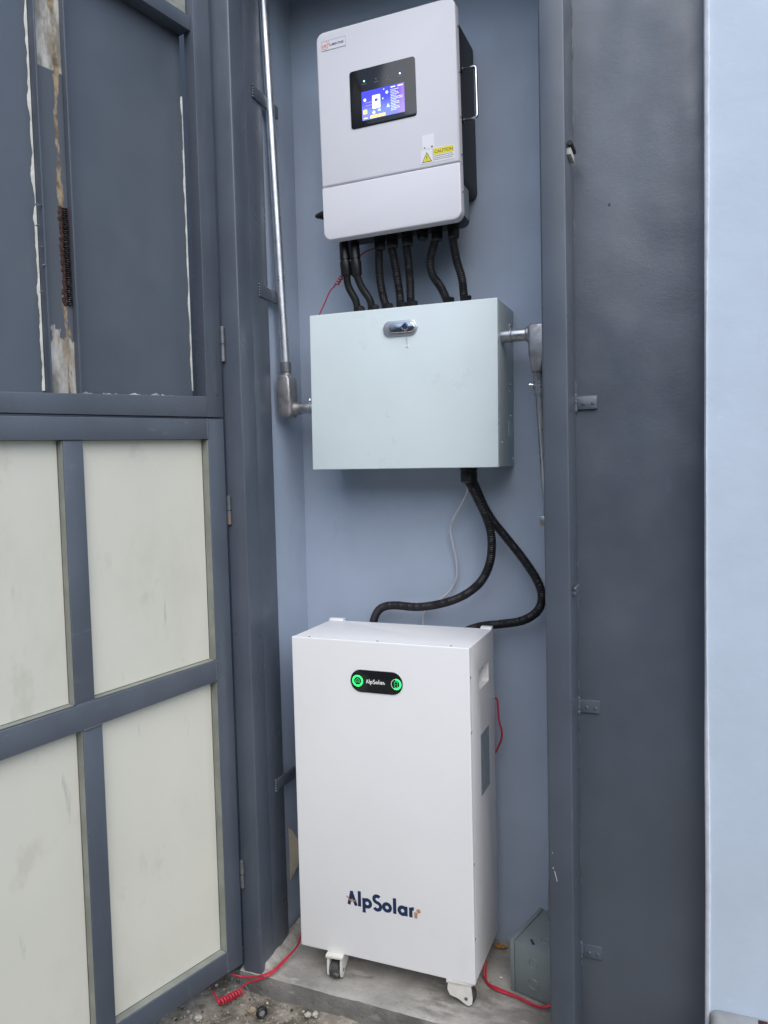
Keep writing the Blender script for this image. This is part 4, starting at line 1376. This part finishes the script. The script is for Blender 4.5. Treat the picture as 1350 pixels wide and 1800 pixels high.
def coil(a, b, r, turns, n=10):
    a, b = Vector(a), Vector(b)
    d = (b - a).normalized()
    u = d.orthogonal().normalized()
    v = d.cross(u)
    return [a + (b - a) * (k / (turns * n)) + u * (r * math.cos(2 * math.pi * k / n)) + v * (r * math.sin(2 * math.pi * k / n)) for k in range(turns * n + 1)]


t = thing('earth_wire', 'red earth wire with a coiled end on the ground below the gate', 'wire', (-1.25, -0.35, 0.01), group='red earth wires')
ca, cb = atY(424, 1743, -.430), atZ(386, 1762, .024)
cl_pts = coil(ca, cb, .0078, 8, 12)
W1 = onpts([(531, 1640, .10), (524, 1660, .088), (512, 1676, .080), (498, 1692, .075), (484, 1706, .071)]) + [atY(470, 1716, -.414), atY(455, 1722, -.420), atY(440, 1726, -.424), atY(430, 1731, -.426), atY(425, 1737, -.428)]
b_ = MB().tube(W1 + cl_pts[3:-3] + [atZ(384, 1764, .02), atZ(382, 1757, .02), atZ(374, 1742, .028)], 0.0029, 8, step=.003)
b_.build('wire_strand', 'red_wire', t)
W2 = onpts([(528, 1648, .10), (519, 1668, .085), (506, 1681, .080), (490, 1697, .076), (478, 1707, .072)]) + [atY(464, 1713, -.412), atY(448, 1717, -.418), atY(428, 1717, -.42), atY(406, 1713, -.43)]
MB().tube(W2, .0027, 8, step=.004).build('wire_strand', 'red_wire', t)
q = MB().tube([atZ(850, 1690, .10), atZ(851, 1704, .085), atZ(852, 1718, .07), atZ(860, 1732, .0655), atZ(876, 1741, .0655), atZ(895, 1748, .0655), atZ(915, 1756, .066), atZ(935, 1766, .068), atZ(950, 1771, .070), atZ(962, 1770, .075), atZ(975, 1766, .08)], .0032, 8, step=.004)
q.tube([atZ(856, 1690, .09), atZ(854, 1712, .07), atZ(858, 1728, .068), atZ(878, 1738, .069), atZ(900, 1747, .069), atZ(925, 1759, .07), atZ(948, 1769, .074), atZ(970, 1765, .08)], .0024, 8, step=.004)
tag(q.build('earth_wire', 'red_wire'), 'red earth wire from under the battery to the junction box', 'wire', 'red earth wires')
q = MB().tube([(BX1 + .005, -.088, .862), (BX1 + .012, -.086, .850)] + pathY([(877, 1265, -.08), (882, 1285, -.075), (881, 1300, -.068), (874, 1317, -.058), (866, 1330, -.05)]), .0030, 8, step=.004)
tag(q.build('earth_wire', 'red_wire'), 'short red earth wire bowed from the right flank of the battery', 'wire', 'red earth wires')
ca, cb = atY(603, 482, -.128), atY(592, 500, -.122)
q = MB().tube([atY(660, 436, -.14), atY(640, 444, -.135), atY(622, 462, -.13), atY(607, 478, -.128)] + coil(ca, cb, .0055, 4, 10)[1:] + pathY([(588, 503, -.12), (580, 512, -.115), (572, 530, -.11), (562, 552, -.11), (556, 566, -.11)]), .0021, 8, step=.0025)
tag(q.build('earth_wire', 'red_wire'), 'red curled earth wire hanging left of the plugged cables under the inverter', 'wire', 'red earth wires')

# ------------------------------------------------------------------ small things on the ground
dr = thing('drop_bolt', 'thin metal rod with a black rubber ring lying by the step', 'rod', atZ(455, 1771, 0.0))
a, b_ = atZ(431, 1731, .012), atZ(455, 1771, .014)
MB().cyl(a, b_, .0021, 10).build('shaft', 'galv', dr)
c = atZ(460, 1780, .016)
rr = []
ax = (b_ - a).normalized()
uu = Vector((0, 0, 1))
vv = ax.cross(uu).normalized()
uu = vv.cross(ax)
for k in range(26):
    th = 2 * math.pi * k / 26
    o_ = uu * math.cos(th) + vv * math.sin(th)
    rr.append([c + o_ * (.0125 + .0048 * math.cos(2 * math.pi * j / 10)) + ax * (.0065 * math.sin(2 * math.pi * j / 10)) for j in range(10)])
MB().rings(rr, closed=True).build('rubber_ring', 'rubber', dr)
MB().cyl(c - ax * .004, c + ax * .003, .0085, 16).build('hub', 'galv', dr)


def rock(c, r, seed, sub=2, flat=.7):
    t = bmesh.new()
    bmesh.ops.create_icosphere(t, subdivisions=sub, radius=r)
    for v in t.verts:
        n_ = noise.fractal(v.co / r * 1.3 + Vector((seed * 3.1, seed, 0)), 1, 2, 2)
        v.co *= 1 + .55 * n_ + .12 * noise.noise(v.co / r * 4 + Vector((seed, 0, 0)))
        v.co.z *= flat
    bmesh.ops.transform(t, matrix=Matrix.Translation(c) @ Matrix.Rotation(seed * 1.7, 4, 'Z'), verts=t.verts)
    return t


for k, (px, py, r, m, lab) in enumerate(((443, 1777, .014, 'stone_tan', 'tan stone beside the rod with the black rubber ring'),
                                       (541, 1784, .009, 'stone_pale', 'pale stone below the step, left one of a touching pair'),
                                       (554, 1783, .010, 'stone_pale', 'whitish angular stone below the step, right one of a pair'),
                                       (431, 1706, .008, 'stone_pale', 'small pale stone in the gap between gate and post'),
                                       (348, 1790, .011, 'stone_pale', 'pale pebble under the lower corner of the gate'))):
    q = MB()
    q.join(rock(atZ(px, py, .006), r, k + 1))
    tag(q.build('stone', m, angle=14), lab, 'stone', 'loose stones by the step')
for nm, m_, n_g, sd in (('loose_gravel', 'gravel', 900, 21), ('soil_clods', 'soil', 500, 22)):
    gv = MB()
    rg = random.Random(sd)
    for k in range(n_g):
        px, py = rg.uniform(230, 770), rg.uniform(1695, 1830)
        p = atZ(px, py, 0)
        if p.y > -.418 and p.x > -1.285 or p.y > -.30:
            continue
        r = .0010 + .0042 * rg.random() ** 4
        p.z = -.003 + .008 * noise.fractal(Vector((p.x * 7, p.y * 7, 1)), 1.0, 2.0, 4)
        gv.join(rock(p, r, k * .37, 1))
    gv.build(nm, m_, angle=20, kind='stuff')
q = MB()
for px, py, r in ((876, 1663, .010), (884, 1665, .007), (889, 1664, .006)):
    c = atZ(px, py, PZ + .006)
    q.join(rock(c, r, px, 2, .35))
tag(q.build('leaf_scrap', 'leaf_orange'), 'small orange leaf scrap behind the battery on the step', 'scrap')
c = atZ(881, 1718, PZ + .005)
q = MB().box(c.x - .004, c.x + .004, c.y - .002, c.y + .002, c.z - .002, c.z + .001, .0005, M=None)
tag(q.build('paint_flake', 'sticker_white'), 'tiny white flake on the step right of the battery', 'flake')
# bare plaster patch low on the side wall, with a curl of loose film
q = MB()
c0 = Vector((LW + .004, -.165, .34))
rows = []
for k in range(16):
    t_ = k / 15
    z = .23 + .17 * t_
    w = .036 * math.sin(math.pi * min(1, t_ * .9 + .06)) ** .8
    rows.append([(LW + .004 + .022 * math.sin(math.pi * t_) * j / 4, -.185 + w * j / 4, z) for j in range(5)])
for k in range(15):
    for j in range(4):
        q.add([rows[k][j], rows[k][j + 1], rows[k + 1][j + 1], rows[k + 1][j]], [(0, 1, 2, 3)])
bmesh.ops.remove_doubles(q.bm, verts=q.bm.verts[:], dist=.0004)
bmesh.ops.solidify(q.bm, geom=q.bm.faces[:], thickness=.0012)
tag(q.build('loose_film', 'film_beige'), 'curl of beige film peeling from the wall behind the post', 'film')

# pale kerb at the foot of the light wall
kb = thing('kerb_block', 'pale grey rounded concrete block at the foot of the light wall', 'kerb', (0.4, -0.42, 0))
q = MB()
rows = []
xsK = [.030 + .0, .031, .034, .040, .05, .07] + [.1 + .1 * k for k in range(14)]
for x in xsK:
    e_ = max(0, 1 - (x - .030) / .022)
    sh = 0.020 * (1 - math.sqrt(max(0, 1 - e_ * e_)))
    prof = []
    for (y, z) in ((-.331, -.02), (-.331, .212), (-.336, .215), (-.36, .2145), (-.39, .206), (-.412, .190), (-.424, .165), (-.428, .12), (-.428, -.02)):
        prof.append((x, y + (sh if y < -.36 else 0), z - (sh if z > 0 else 0) + .0015 * noise.noise(Vector((x * 20, y * 20, z * 9)))))
    rows.append(prof)
q.rings(rows)
q.build('block', 'kerb_paint', kb, angle=60)
c = atY(1340, 1794, -.345)
q = MB().box(c.x - .009, c.x + .012, c.y - .012, c.y + .004, .204, .2165, .002)
q.build('chipped_spot', 'weld_rust', kb)
bpy.context.view_layer.update()
